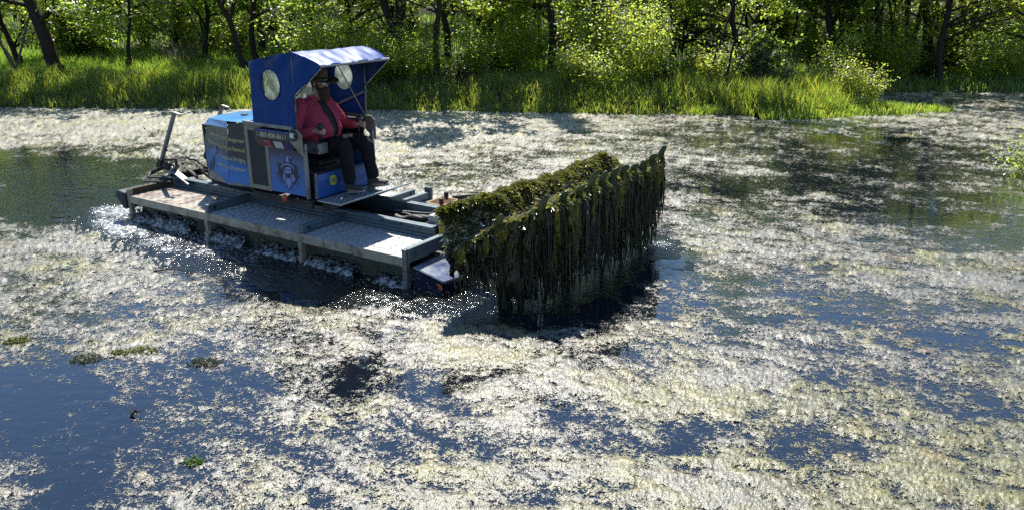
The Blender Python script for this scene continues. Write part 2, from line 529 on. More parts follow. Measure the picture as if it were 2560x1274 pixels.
def grow_tree(seed, H, r0, crown_from=.2, spread=1.0, lean=(0, 0), forks=None, nl=9000, leaf=.14, levels=3, droop=.25, twigs=1.0, blobs=.15):
    """returns trunk MB and leaf (V,F,col); trunk from z=-0.15"""
    r = random.Random(seed); q = np.random.default_rng(seed)
    mb = MB(); tips = []
    def limb(p, d, L, rad, lev):
        n = max(3, int(L / .45))
        pts = [p.copy()]; rs = [rad]
        for i in range(n):
            d = (d + Vector((r.gauss(0, .10), r.gauss(0, .10), r.gauss(0, .06) - (droop * .06 if lev > 0 else -.04)))).normalized()
            p = p + d * (L / n)
            pts.append(p.copy()); rs.append(rad * (1 - .75 * (i + 1) / n))
            if lev >= 1:
                for _ in range(2 if lev == 1 else 3):
                    tips.append((p.copy(), lev))
            if lev < levels and i >= (0 if lev else 1):
                t = (i + 1) / n
                if lev == 0:
                    if t < crown_from: continue
                    k = 2 if r.random() < .75 else 1
                else:
                    k = 1 if r.random() < .75 * twigs else 0
                for _ in range(k):
                    ang = r.uniform(.7, 1.25) if lev == 0 else r.uniform(.4, 1.0)
                    ax = d.cross(Vector((r.gauss(0, 1), r.gauss(0, 1), r.gauss(0, 1))))
                    if ax.length < 1e-3: continue
                    nd = rot_about(d, ax.normalized(), ang)
                    if lev == 0: nd = (nd + Vector((0, 0, -.15 * (1 - t)))).normalized()
                    nl_ = (H * .33 * spread * (1.15 - .7 * t) if lev == 0 else L * r.uniform(.4, .65))
                    limb(p, nd, nl_, rs[-1] * (.5 if lev == 0 else .6), lev + 1)
        mb.tube(pts, rs, 7 if lev == 0 else (5 if lev == 1 else 3), cap=False)
    d0 = Vector((lean[0], lean[1], 1)).normalized()
    if forks is None:
        limb(Vector((0, 0, -.15)), d0, H, r0, 0)
        mb.tube([(0, 0, -.2), (0, 0, .12), (0, 0, .5)], [r0 * 1.5, r0 * 1.15, r0 * .97], 8, cap=False)
    else:
        fz, arms = forks
        base = Vector((0, 0, -.15)); top = base + d0 * fz
        mb.tube([base, base + d0 * .3, top], [r0 * 1.45, r0 * 1.05, r0 * .95], 9, cap=False)
        for ax_, ay_, fr in arms:
            limb(top - d0 * .05, Vector((ax_, ay_, 1)).normalized(), H - fz, r0 * fr, 0)
    T = np.array([t[0] for t in tips])
    if len(T) == 0: T = np.array([[0, 0, H]])
    keep = q.random(len(T)) < np.where(fbm(T[:, 0] * .8 + seed, T[:, 2] * 1.3, 2, seed) > -.05, .9, .25)
    T = T[keep] if keep.sum() > 10 else T
    k = q.integers(0, len(T), nl // 4 + 1)
    P = T[k] + q.normal(size=(len(k), 3)) * np.array([blobs, blobs, blobs * .38])
    P = np.repeat(P, 4, 0) + q.normal(size=(len(k) * 4, 3)) * .025     # sprays of four leaves
    V, F, col = leaves_at(P, leaf, q)
    return mb, (V, F, col)

def leaves_at(P, leaf, q, flat=.9, elong=.62):
    n = len(P)
    s = leaf * q.uniform(.6, 1.35, n)
    az = q.uniform(0, 2 * np.pi, n); tl = q.normal(.35, .45, n)
    a = np.stack([np.cos(az) * np.cos(tl), np.sin(az) * np.cos(tl), -np.sin(tl)], 1)
    b = np.stack([-np.sin(az), np.cos(az), q.normal(0, .35, n)], 1)
    b /= np.linalg.norm(b, axis=1)[:, None]
    nn = np.cross(a, b)
    s = s[:, None]
    v0 = P; v1 = P + a * s * .5 + b * s * elong * .5 + nn * s * .10
    v2 = P + a * s; v3 = P + a * s * .5 - b * s * elong * .5 + nn * s * .10
    V = np.stack([v0, v1, v2, v3], 1).reshape(-1, 3)
    o = np.arange(n) * 4
    F = np.concatenate([np.stack([o, o + 1, o + 2], 1), np.stack([o, o + 2, o + 3], 1)], 0)
    g = q.uniform(.75, 1.25, n); w = q.uniform(-.12, .16, n)
    col = np.stack([g * (1 + w), g, g * (1 - .5 * w)], 1)
    return V, F, np.repeat(col, 4, 0)

BARK = mat("bark", (0.03, 0.025, 0.02), 0.9, var=.45, scale=9, bump=1.0, bscale=30, spec=.2)
BARKG = mat("grey bark", (0.12, 0.105, 0.09), 0.9, var=.4, scale=9, bump=1.0, bscale=30, spec=.2)
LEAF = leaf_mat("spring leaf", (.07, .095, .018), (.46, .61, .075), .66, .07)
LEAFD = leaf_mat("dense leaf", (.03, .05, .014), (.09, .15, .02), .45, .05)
LEAFY = leaf_mat("young leaf", (.08, .11, .018), (.54, .69, .085), .68, .06)
LEAFB = leaf_mat("bush leaf", (.065, .10, .02), (.54, .68, .08), .64, .06)

def tree(name, label, proto, loc, rz=0, sc=1.0, group=None, cat="tree"):
    """proto: (trunk mesh, crown mesh)"""
    t = thing(name, label, cat, loc, rz, group)
    t.scale = (sc, sc, sc)
    tr = bpy.data.objects.new("trunk", proto[0]); C.objects.link(tr); tr.parent = t
    cr = bpy.data.objects.new("crown", proto[1]); C.objects.link(cr); cr.parent = t
    return t

def proto(seed, lm=LEAF, bk=BARK, **kw):
    mb, (V, F, col) = grow_tree(seed, **kw)
    me = bpy.data.meshes.new("trunk"); me.from_pydata(mb.v, [], mb.f); me.materials.append(bk)
    me.polygons.foreach_set("use_smooth", np.ones(len(me.polygons), bool))
    cm = np_mesh("crown", V, F, col); cm.materials.append(lm)
    return me, cm

def gz(x, y): return float(ground_z(np.array([x]), np.array([y]))[0])
def at(x, y, dz=0): return (x, y, gz(x, y) + dz)

# trees one can single out
P_big = proto(11, H=6.6, r0=.22, crown_from=.22, nl=13000, spread=1.1)
P_fork = proto(12, LEAF, H=6.8, r0=.19, forks=(1.35, [(-.16, .05, .72), (.42, -.05, .66), (.02, .3, .5)]), crown_from=.18, nl=11000)
P_slim = proto(13, LEAF, H=6.2, r0=.11, crown_from=.3, nl=5500, lean=(-.05, 0), spread=.9)
P_slim2 = proto(14, LEAFY, H=6.0, r0=.11, crown_from=.3, nl=6000, lean=(.03, .02), spread=.9)
P_mid = proto(15, LEAF, H=6.3, r0=.14, crown_from=.28, nl=6500)
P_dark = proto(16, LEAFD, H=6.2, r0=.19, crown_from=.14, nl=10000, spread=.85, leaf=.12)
P_yel = proto(17, LEAFY, H=5.6, r0=.11, crown_from=.12, nl=8500, spread=1.05)
P_sap = proto(18, LEAFY, BARK, H=5.5, r0=.036, crown_from=.3, nl=1800, spread=.8, lean=(.12, 0), leaf=.1)
P_thin = proto(19, LEAF, BARK, H=7, r0=.034, crown_from=.35, nl=2600, spread=.6, leaf=.1)
P_small = proto(20, LEAFY, H=4.2, r0=.07, crown_from=.3, nl=3800, spread=1.1, leaf=.11)
P_lay = proto(21, LEAFB, H=6.0, r0=.12, crown_from=.22, nl=7500, spread=1.5, droop=.1, leaf=.10)
P_multi = proto(22, LEAFY, BARKG, H=4.5, r0=.07, forks=(.5, [(-.5, 0, .6), (.35, .1, .6), (0, -.1, .7)]), crown_from=.3, nl=1500, leaf=.1)

tree("broad_tree", "thick dark trunked tree standing alone in the meadow grass at the left", P_big, at(-13.5, 24.3), .4)
tree("slender_tree", "slim leaning tree on the bank just behind the blue canopy, left of it", P_slim, at(-8.06, 24.7), .3)
tree("slender_tree", "straight slim tree set back behind the leaning one beside the canopy", P_slim2, at(-8.5, 27.2), 1.3)
tree("forked_tree", "dark tree whose trunk forks low into wide arms right of the canopy", P_fork, at(-3.42, 24.5), 0)
tree("slender_tree", "thin dark tree in the bank grass right of the forked tree", P_slim, at(-2.1, 23.2), 2.4, .95)
tree("leafy_tree", "slim dark trunk rising straight from the bright bushes mid bank", P_mid, at(1.2, 24.6), .9)
tree("leafy_tree", "dense dark green tree with a full low crown behind the bright bushes", P_dark, at(4.7, 26.2), .2)
tree("sapling", "thin bare stemmed sapling leaning at the water edge on the grassy point", P_sap, at(5.5, 21.4), 0)
tree("sapling", "upright thin sapling just behind the leaning one on the point", P_thin, at(5.25, 22.3), 1.0)
tree("layered_tree", "bright tree with layered leaf fans on the far shore of the cove", P_lay, at(13.2, 25.2), .5)
tree("layered_tree", "drooping bright green tree at the right edge of the cove", P_lay, at(16.3, 25.6), 2.6, 1.0)
tree("multi_stem_tree", "little tree with several thin spreading stems at the far left meadow", P_multi, at(-14.7, 24.2), .2)
tree("small_tree", "small low tree with a flat leaf spray in the sunny meadow", P_small, at(-12.0, 25.6), 1.1)
tree("leafy_tree", "yellow green tree leaning over the meadow behind the small low tree", P_yel, at(-10.6, 28.4), 2.0)
tree("leafy_tree", "yellow green tree behind the thin bank tree and forked tree", P_yel, at(-.6, 26.4), .7)
tree("leafy_tree", "yellow green tree filling the gap right of the slim mid bank trunk", P_yel, at(2.7, 27.4), 4.0, 1.05)
tree("leafy_tree", "broad light green tree behind the saplings of the grassy point", P_yel, at(7.3, 26.3), 5.2, .95)

for i, (x, y) in enumerate([(-16.2, 27.0), (-15.0, 29.5), (-12.6, 30.6), (-9.4, 31.0), (-6.7, 28.6), (-5.2, 27.2), (-4.4, 30.0), (-2.2, 28.2), (-1.2, 31.0), (1.0, 29.6), (3.6, 30.4), (5.6, 28.6), (6.4, 31.2), (8.4, 28.4), (10.6, 27.0), (12.2, 27.6), (14.8, 27.4), (17.6, 27.6)]):
    tree("leafy_tree", "young yellow green tree in the sunlit front rank of the wood", [P_yel, P_lay, P_yel, P_mid][i % 4], at(x, y), i * 1.7, .9 + .03 * (i % 5), "young trees along the front of the wood")
# the wood behind: trees nothing tells apart
WOODL = "dark slim trunked tree in the shaded wood behind the bank"
P_w1 = proto(41, LEAF, H=9.5, r0=.17, crown_from=.22, nl=8000, leaf=.19, spread=1.1, blobs=.35)
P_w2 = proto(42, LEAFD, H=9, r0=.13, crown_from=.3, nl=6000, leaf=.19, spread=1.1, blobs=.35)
P_w3 = proto(43, LEAFY, H=8.5, r0=.14, crown_from=.15, nl=9000, leaf=.16, spread=1.0, blobs=.3)
protos = [P_w1, P_w2, P_w3, P_w3, P_mid, P_yel]
_p = [P_big, P_slim, P_slim2, P_mid, P_dark, P_yel, P_mid, P_slim]
spots = []
def far_enough(x, y, d):
    return all((x - a) ** 2 + (y - b) ** 2 > d * d for a, b in spots)
tries = 0
while len(spots) < 84 and tries < 6000:
    tries += 1
    y = R.uniform(34, 62); x = R.uniform(-1, 1) * (10 + .62 * y)
    if land(x, y) < 3.2: continue
    if -16 < x < -6 and y < 33: continue
    if not far_enough(x, y, 2.8): continue
    spots.append((x, y))
for i, (x, y) in enumerate(spots):
    tree("wood_tree", WOODL, R.choice(protos), at(x, y), R.uniform(0, 6.28), R.uniform(.75, 1.0), "trees of the wood behind the bank")
# slim trunks of the open stand right of the cove
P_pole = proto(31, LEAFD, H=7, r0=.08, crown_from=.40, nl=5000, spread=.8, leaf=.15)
for i in range(26):
    x = R.uniform(9.2, 17.5); y = R.uniform(28.5, 35)
    tree("stand_tree", "straight dark slender trunk in the close stand behind the cove", P_pole, at(x, y), R.uniform(0, 6.28), R.uniform(.8, 1.1), "slender trunks standing behind the cove")

# ------------------------------------------------------------------ shrubs
def bush(seed, n=1500, h=1.4, w=.95, leaf=.11, lm=LEAFB, stems=9):
    q = np.random.default_rng(seed); mb = MB(); P = []
    for i in range(stems):
        a = q.uniform(0, 6.28); L = h * q.uniform(.6, 1.15); o = w * q.uniform(.2, 1)
        pts = [Vector((math.cos(a) * o * t ** 1.3 + q.normal(0, .02), math.sin(a) * o * t ** 1.3 + q.normal(0, .02), L * t - .05)) for t in np.linspace(0, 1, 6)]
        mb.tube(pts, list(np.linspace(.014, .004, 6)), 4, cap=False)
        m = n // stems
        t = q.uniform(.15, 1.05, m)
        c = np.stack([np.cos(a) * o * t ** 1.3, np.sin(a) * o * t ** 1.3, L * t], 1)
        P.append(c + q.normal(size=(m, 3)) * np.array([.17, .17, .13]) * (w / .8))
    V, F, col = leaves_at(np.concatenate(P), leaf, q)
    me = bpy.data.meshes.new("stems"); me.from_pydata(mb.v, [], mb.f); me.materials.append(BARKG)
    cm = np_mesh("foliage", V, F, col); cm.materials.append(lm)
    return me, cm
B = [bush(1), bush(2, lm=LEAFY, h=1.5, w=1.0), bush(3, h=.9, w=.7, lm=LEAFD), bush(4, h=1.9, w=1.1, n=2600), bush(5, n=2900, h=2.6, w=1.5, lm=LEAFY, leaf=.115, stems=14)]
def shrub(label, pr, loc, rz=0, sc=1.0, group=None, name="shrub"):
    t = thing(name, label, "shrub", loc, rz, group); t.scale = (sc, sc, sc)
    a = bpy.data.objects.new("stems", pr[0]); C.objects.link(a); a.parent = t
    b = bpy.data.objects.new("foliage", pr[1]); C.objects.link(b); b.parent = t
    return t
shrub("tall bright yellow green shrub right of the slim mid bank trunk", B[4], at(2.3, 24.0), .3, 1.0)
shrub("tall pale green shrub between the thin bank tree and the mid trunk", B[4], at(.1, 24.2), 2.0, .85)
shrub("rounded yellow green shrub in front of the dense dark tree", B[4], at(4.1, 23.6), 4.0, .8)
shrub("grey green shrub overhanging the water at the tip of the point", B[3], at(8.7, 21.0), 1.0, .55)
shrub("feathery light green shrub standing out against the dark cove bank", B[1], at(9.3, 21.1), 2.2, .62)
shrub("dark low shrub behind the saplings of the grassy point", B[2], at(6.6, 22.6), 3.0, 1.3)
shrub("green shrub at the foot of the forked tree", B[3], at(-3.9, 23.6), .5, .7)
shrub("broad shrub in the shade right of the thin bank tree", B[3], at(-1.0, 23.3), 1.5, .8)
for i in range(48):
    x = R.uniform(-5.5, 17.5) if i < 38 else R.uniform(-20, 0); d = R.uniform(.9, 7)
    y = float(shore(x)) + d
    if -15 < x < -7 and d < 6: continue
    if land(x, y) < .6: continue
    shrub("leafy green shrub in the thick undergrowth of the bank", R.choice([B[0], B[1], B[1], B[3], B[4], B[2]]), at(x, y), R.uniform(0, 6.28), R.uniform(.6, 1.1), "undergrowth shrubs along the bank")
for i in range(40):
    x = R.uniform(-24, 24); y = R.uniform(28.5, 38)
    if land(x, y) < 3: continue
    shrub("shadowy shrub on the floor of the wood", R.choice(B[:4]), at(x, y), R.uniform(0, 6.28), R.uniform(.8, 1.6), "shrubs under the wood's trees")

# dead branchy tangles
def tangle(seed, n=26, L=1.2, up=.6):
    q = random.Random(seed); mb = MB()
    for i in range(n):
        p = Vector((q.gauss(0, .25), q.gauss(0, .2), q.uniform(0, .4)))
        d = Vector((q.gauss(0, 1), q.gauss(0, 1), abs(q.gauss(0, up)) + .15)).normalized()
        l = L * q.uniform(.5, 1.2); pts = [p]; 
        for k in range(6):
            d = (d + Vector((q.gauss(0, .22), q.gauss(0, .22), q.gauss(0, .16)))).normalized()
            pts.append(pts[-1] + d * l / 6)
        mb.tube(pts, list(np.linspace(.014, .004, 7)), 4, cap=False)
        for k in (2, 3, 4):
            e = (d + Vector((q.gauss(0, .9), q.gauss(0, .9), q.gauss(0, .6)))).normalized()
            mb.tube([pts[k], pts[k] + e * l * .25, pts[k] + e * l * .42 + Vector((0, 0, .05))], [.008, .005, .003], 3, cap=False)
    me = bpy.data.meshes.new("branches"); me.from_pydata(mb.v, [], mb.f); me.materials.append(BARKG)
    return me
for lab, loc, L, sd in (("grey tangle of dead branches in the shade behind the meadow", at(-10.9, 27.2), 1.5, 1),
                        ("bare grey tangled thicket behind the water edge saplings", at(6.3, 22.6), 1.5, 2),
                        ("twiggy grey thicket on the point near the cove", at(7.4, 22.2), 1.2, 3)):
    o = tag(link("dead_bush", tangle(sd, 34, L)), lab, "dead bush"); o.location = loc
fb = MB().tube([(0, 0, 0), (.5, .05, .12), (.95, .1, .38), (1.15, .1, .62)], [.035, .028, .018, .008], 6).tube([(.5, .05, .12), (.7, -.1, .4)], [.016, .006], 5)
o = fb.build("fallen_branch", BARKG, None, smooth=True); tag(o, "pale bare fallen branch slanting up at the cove mouth", "branch"); o.location = at(7.9, 21.6, .1)

# ------------------------------------------------------------------ grass
def blades(n, xr, dr, hfun, seed, wid=.022, dens=None):
    q = np.random.default_rng(seed)
    x = q.uniform(xr[0], xr[1], n); 
    if dr[0] == 'xy':
        y = q.uniform(dr[1], dr[2], n)
    else:
        y = shore(x) + q.uniform(dr[0], dr[1], n) ** 1.0
    d = land(x, y)
    clump = fbm(x * 1.6, y * 1.6, 3, seed)
    k = (d > -.12) & (q.random(n) < np.clip(.75 + 1.1 * clump, .12, 1))
    if dens is not None: k &= q.random(n) < dens(x, y, d)
    x, y, d, clump = x[k], y[k], d[k], clump[k]; n = len(x)
    h = hfun(x, y, d) * q.uniform(.5, 1.25, n) * (1 + .5 * clump)
    az = q.uniform(0, 2 * np.pi, n); bend = h * q.uniform(.05, .55, n)
    z = ground_z(x, y)
    dx = np.cos(az); dy = np.sin(az)
    fa = q.normal(0, .6, n)               # blade faces mostly face the open water
    sx = np.cos(fa); sy = np.sin(fa)
    w = wid * q.uniform(.6, 1.3, n)
    def pt(t, s):
        return np.stack([x + dx * bend * t * t + sx * w * s, y + dy * bend * t * t + sy * w * s, z - .03 + h * t * (1 - .12 * t)], 1)
    V = np.stack([pt(0, -.5), pt(0, .5), pt(.55, .42), pt(.55, -.42), pt(1, 0)], 1).reshape(-1, 3)
    o = np.arange(n) * 5
    F = np.concatenate([np.stack([o, o + 1, o + 2], 1), np.stack([o, o + 2, o + 3], 1), np.stack([o + 3, o + 2, o + 4], 1)], 0)
    g = q.uniform(.6, 1.3, n); wv = q.uniform(-.15, .25, n); dead = q.random(n) < .06
    col = np.stack([g * (1 + wv), g, g * (1 - .5 * wv)], 1)
    col[dead] = np.stack([g * 2.0, g * 1.25, g * 1.6], 1)[dead]
    return np_mesh("grass", V, F, np.repeat(col, 5, 0))
GRASS = leaf_mat("meadow grass", (.075, .12, .018), (.38, .60, .065), .62, .05)
GRASSD = leaf_mat("bank grass", (.06, .09, .02), (.38, .52, .055), .58, .05)
def hm(x, y, d): return .45 + .2 * fbm(x * .6, y * .6, 2, 77)
def hb(x, y, d): return .28 + .34 * sstep(.0, 1.2, d) + .15 * fbm(x * .7, y * .7, 2, 78)
tag(link("grass", blades(60000, (-24, -5.5), (1.2, 9.5), hm, 201, .026), GRASS), "tall sunlit meadow grass on the left of the bank", "grass", kind="stuff")
tag(link("grass", blades(62000, (-22, 9.2), (-.25, 2.6), hb, 202, .022), GRASSD), "deep green bank grass fringing the far waterline", "grass", kind="stuff")
tag(link("grass", blades(34000, (-6, 9.5), (1.5, 7.5), hm, 203, .026), GRASS), "grass and weeds growing between the shrubs of the bank", "grass", kind="stuff")
tag(link("grass", blades(26000, (4.5, 12.6), ('xy', 19.2, 22.2), lambda x, y, d: .2 + .12 * sstep(.2, 1, d), 204, .02, lambda x, y, d: (d < 1.6) * np.interp(x, [9, 12], [1, .35])), GRASS), "bright green reedy grass of the low grassy point", "grass", kind="stuff")
tag(link("grass", blades(24000, (9.0, 24), (-.1, 6), lambda x, y, d: .3 + .1 * fbm(x, y, 2, 3), 205, .026), GRASS), "patchy grass on the dark shore of the cove", "grass", kind="stuff")
tag(link("grass", blades(16000, (-30, 30), ('xy', 30, 44), hm, 206, .03), GRASS), "sparse grass on the floor of the wood", "grass", kind="stuff")

# ================================================================== THE WEED HARVESTER (local frame: x forward, y to its left, z up)
GALV = mat("galvanised steel", (.22, .235, .24), .42, .6, var=.25, scale=14, dirt=(.10, .09, .06), dirt_amt=.35, dscale=6, bump=.15, bscale=60)
GALVB = mat("blue grey channel", (.12, .16, .185), .42, .4, var=.2, scale=10, dirt=(.07, .07, .05), dirt_amt=.3, dscale=5)
ALU = mat("chequer plate", (.50, .50, .49), .34, .5, var=.18, scale=12, dirt=(.13, .11, .085), dirt_amt=.15, dscale=9, rvar=.12)
ALUD = mat("muddy chequer plate", (.42, .37, .31), .38, .5, var=.3, scale=9, dirt=(.14, .095, .06), dirt_amt=.5, dscale=5)
EDGE = mat("pale aluminium edge", (.36, .34, .28), .5, .2, var=.25, scale=12, dirt=(.13, .11, .07), dirt_amt=.5, dscale=7)
TAN = mat("beige painted frame", (.26, .235, .18), .5, 0, var=.12, scale=10, dirt=(.15, .12, .08), dirt_amt=.3, dscale=8)
DARK = mat("black steel", (.02, .02, .02), .5, .2, var=.4, scale=12, dirt=(.06, .05, .035), dirt_amt=.4)
RUST = mat("muddy dark steel", (.06, .045, .03), .8, .1, var=.5, scale=10, bump=.6, bscale=40)
RUB = mat("black rubber", (.015, .015, .015), .6, 0, var=.3)
HULL = mat("shaded green hull", (.03, .05, .042), .4, 0, var=.25, scale=5, dirt=(.05, .055, .03), dirt_amt=.55, dscale=3)  # hull green darkened in the colour so the under-deck reads as shaded recess
BLUEH = mat("sky blue hood", (.06, .30, .70), .28, 0, var=.12, scale=6, coat=.3, dirt=(.25, .30, .33), dirt_amt=.25, dscale=5)
VENT = mat("dark grey vent mesh", (.035, .04, .045), .7, .1, var=.25, scale=60, bump=.8, bscale=260)
NAVY = mat("navy print", (.006, .007, .035), .35, var=.2)
PALEB = mat("pale blue print", (.19, .28, .58), .35, var=.1)
YEL = mat("pale yellow lettering", (.62, .60, .26), .45, var=.08)
YELW = mat("cream lettering", (.66, .63, .46), .45, var=.08)
WHITE = mat("white print", (.72, .72, .70), .4, var=.06)
ORANGE = mat("orange lens", (.42, .07, .02), .3, var=.15)

def grad_mat(name, stops, axis=2, rough=.32):
    """flat printed vinyl: colour bands along one local axis"""
    m = bpy.data.materials.new(name)
    n, l = nodes_of(m); p = n["Principled BSDF"]
    p.inputs["Roughness"].default_value = rough
    tc = n.new("ShaderNodeTexCoord"); sp = n.new("ShaderNodeSeparateXYZ"); l.new(tc.outputs["Object"], sp.inputs[0])
    nz = n.new("ShaderNodeTexNoise"); nz.inputs["Scale"].default_value = 3; nz.inputs["Detail"].default_value = 4
    l.new(tc.outputs["Object"], nz.inputs["Vector"])
    ad = n.new("ShaderNodeMath"); ad.operation = 'MULTIPLY_ADD'; ad.inputs[1].default_value = .12
    l.new(nz.outputs["Fac"], ad.inputs[0]); l.new(sp.outputs[axis], ad.inputs[2])
    mr = n.new("ShaderNodeMapRange"); mr.inputs["From Min"].default_value = stops[0][0] + .06; mr.inputs["From Max"].default_value = stops[-1][0] + .06
    l.new(ad.outputs[0], mr.inputs["Value"])
    cr = n.new("ShaderNodeValToRGB")
    lo, hi = stops[0][0], stops[-1][0]
    for i, (pos, c) in enumerate(stops):
        t = (pos - lo) / (hi - lo)
        e = cr.color_ramp.elements[i] if i < 2 else cr.color_ramp.elements.new(t)
        e.position = t; e.color = (*c, 1)
    l.new(mr.outputs["Result"], cr.inputs[0]); l.new(cr.outputs[0], p.inputs["Base Color"])
    return m
PANEL_PRINT = grad_mat("vinyl print side", [(.62, (.022, .19, .58)), (.88, (.017, .14, .43)), (1.02, (.012, .022, .035)), (1.45, (.012, .014, .015))])
WIZ_PRINT = grad_mat("vinyl print front", [(.64, (.018, .16, .50)), (.85, (.034, .145, .40)), (1.05, (.07, .12, .27)), (1.17, (.025, .03, .055)), (1.25, (.01, .01, .014))])

H = thing("weed_harvester", "blue canopied amphibious weed harvester with flat metal decks crossing the pond", "weed harvester", tuple(ORG), HD)

# --- floats and tracks
for s in (-1, 1):
    m = MB()
    prof = [(-2.32, .22), (-2.42, .05), (-2.2, -.28), (2.25, -.28), (2.55, .0), (2.5, .22)]
    m.prism([(x, s * .42, z) for x, z in prof], (0, s * .52, 0))
    m.build("pontoon", HULL, H, .02)
    # track belt and its weed-clogged paddles
    m = MB()
    loop = [(-2.30, .27), (2.42, .27), (2.62, .10), (2.55, -.12), (2.2, -.33), (-2.15, -.33), (-2.45, -.10), (-2.42, .14)]
    for i in range(len(loop)):
        a = loop[i]; b = loop[(i + 1) % len(loop)]
        m.beam((a[0], s * .66, a[1]), (b[0], s * .66, b[1]), .20, .02)
    m.build("track_belt", RUB, H)
    q = random.Random(5 + s)
    for i, x in enumerate((-2.05, -1.0, .05, .98, 1.95)):
        vs = []; fs = []
        n1_, n2_ = 7, 5
        for a in range(n1_):
            for b in range(n2_):
                u = a / (n1_ - 1) * 2 - 1; v = b / (n2_ - 1)
                wdt = .15 + .05 * math.sin(v * 3 + i)
                vs.append((x + u * wdt * (1 - .25 * v) + q.gauss(0, .012) - .10 * v, s * (.97 - .10 * u * u + q.gauss(0, .015)), .24 - .42 * v + q.gauss(0, .01)))
        for a in range(n1_ - 1):
            for b in range(n2_ - 1):
                fs.append((a * n2_ + b, (a + 1) * n2_ + b, (a + 1) * n2_ + b + 1, a * n2_ + b + 1))
        mm = MB().add(vs, fs)
        o = mm.build("paddle", RUST, H, smooth=True)
        sd = o.modifiers.new("thick", 'SOLIDIFY'); sd.thickness = .12
        sb = o.modifiers.new("sub", 'SUBSURF'); sb.levels = 1; sb.render_levels = 2

# --- decks: three chequer plates a side
def tread(x0, x1, y0, y1, z):
    """raised lozenges of chequer plate, real relief"""
    vs = []; fs = []
    px, py = .074, .052; r = 0; y = y0 + .03
    while y < y1 - .02:
        x = x0 + .03 + (px / 2 if r % 2 else 0); c = 0
        while x < x1 - .02:
            a = .6 if (c + r) % 2 else -.6
            ca, sa = math.cos(a), math.sin(a); L, w, h = .030, .011, .0045
            o = len(vs)
            for (u, v_, k) in ((-L, 0, 0), (0, -w, 0), (L, 0, 0), (0, w, 0), (-L * .55, 0, h), (L * .55, 0, h)):
                vs.append((x + u * ca - v_ * sa, y + u * sa + v_ * ca, z + k))
            fs += [(o, o + 1, o + 5, o + 4), (o + 1, o + 2, o + 5), (o + 2, o + 3, o + 4, o + 5), (o + 3, o, o + 4)]
            x += px; c += 1
        y += py; r += 1
    return np.array(vs), fs
BAYS = [(-2.40, -.83), (-.79, .84), (.90, 2.42)]
for s in (-1, 1):
    for i, (x0, x1) in enumerate(BAYS):
        m = MB().box((x0, s * .36, .335), (x1, s * 1.035, .36))
        pl_ = m.build("deck_plate", ALUD if (i == 0 and s < 0) else ALU, H, .004)
        vs, fs = tread(x0, x1, -1.03 if s < 0 else .37, -.37 if s < 0 else 1.03, .3605)
        me = bpy.data.meshes.new("tread_pattern"); me.from_pydata(vs.tolist(), [], fs)
        link("tread_pattern", me, ALUD if (i == 0 and s < 0) else ALU, pl_, kind="stuff")
        m = MB().box((x0, s * 1.036, .262), (x1, s * 1.06, .362)).box((x0, s * 1.00, .257), (x1, s * 1.058, .2615))
        m.build("edge_flange", EDGE, pl_, .004)
    for i, x in enumerate((-2.42, -.81, .87, 2.44)):
        m = MB()
        if i in (1, 2):
            m.box((x - .035, s * .33, .362), (x + .035, s * 1.03, .455))
        elif i == 3:
            m.box((x - .02, s * .30, .30), (x + .05, s * 1.04, .455))
        else:
            m.box((x - .05, s * .30, .345), (x + .018, s * 1.05, .45))
        c = m.build("cross_beam", GALVB if i else RUST, H, .006)
        if i in (1, 2):
            MB().lathe([(.022, 0), (.022, .006)], (x + .0355, s * .93, .41), (1, 0, 0), 10).build("bolt_hole", DARK, c)
            MB().lathe([(.022, 0), (.022, .006)], (x - .0355, s * .93, .41), (-1, 0, 0), 10).build("bolt_hole", DARK, c)
        m = MB().box((x - .03, s * 1.00, -.02), (x + .03, s * 1.063, .36 if i in (1, 2) else .45))
        m.prism([(x - .045, s * 1.066, .10), (x + .045, s * 1.066, .10), (x, s * 1.066, -.06)], (0, s * .01, 0))
        m.build("stanchion", [TAN, EDGE, TAN, GALV][i], H, .005)
    # inner rail: a lipped channel along the deck
    m = MB()
    m.box((-2.42, s * .30, .34), (2.30, s * .345, .50)).box((-2.42, s * .345, .482), (2.30, s * .40, .50)).box((-2.42, s * .345, .365), (2.30, s * .375, .395)).box((-2.42, s * .345, .425), (2.30, s * .353, .44))
    rail = m.build("side_rail", GALVB, H, .005)
    m = MB()
    for x in np.arange(-2.25, 2.3, .29):
        m.lathe([(.010, 0), (.010, .008), (.004, .010)], (x, s * .353, .458), (0, s, 0), 6)
    m.build("rivets", DARK, rail)

# --- well between the rails
m = MB().box((-2.3, -.298, .06), (2.3, .298, .085))
for x in (-1.9, -1.0, 1.15, 1.95): m.box((x, -.298, .09), (x + .06, .298, .16))
m.build("frame_floor", DARK, H)
def hose(pts, r, wob, name, mt, coils=0):
    P = []
    n = 40
    pts = [Vector(p) for p in pts]
    for i in range(n):
        t = i / (n - 1) * (len(pts) - 1); k = min(int(t), len(pts) - 2); f = t - k
        p = pts[k].lerp(pts[k + 1], f)
        if wob: p += Vector((0, math.sin(t * 9) * wob, math.cos(t * 7) * wob))
        P.append(p)
    rr = [r * (1 + (.18 if coils and i % 2 else 0)) for i in range(n)]
    return MB().tube(P, rr, 8).build(name, mt, H, smooth=True)
hose([(.9, .02, .34), (1.4, .04, .36), (1.75, .06, .40), (1.95, .05, .42)], .045, .012, "hydraulic_hose", RUB, 1)
hose([(.9, .12, .36), (1.5, .16, .37), (2.0, .12, .43)], .03, .02, "hydraulic_hose", RUB)
hose([(.8, -.12, .34), (1.4, -.08, .33), (2.1, -.14, .42)], .025, .015, "hydraulic_hose", RUB)
hose([(1.2, .2, .40), (1.7, .18, .44), (2.0, .1, .50), (2.05, -.05, .46), (1.9, -.12, .38)], .014, 0, "hydraulic_hose", GALV)
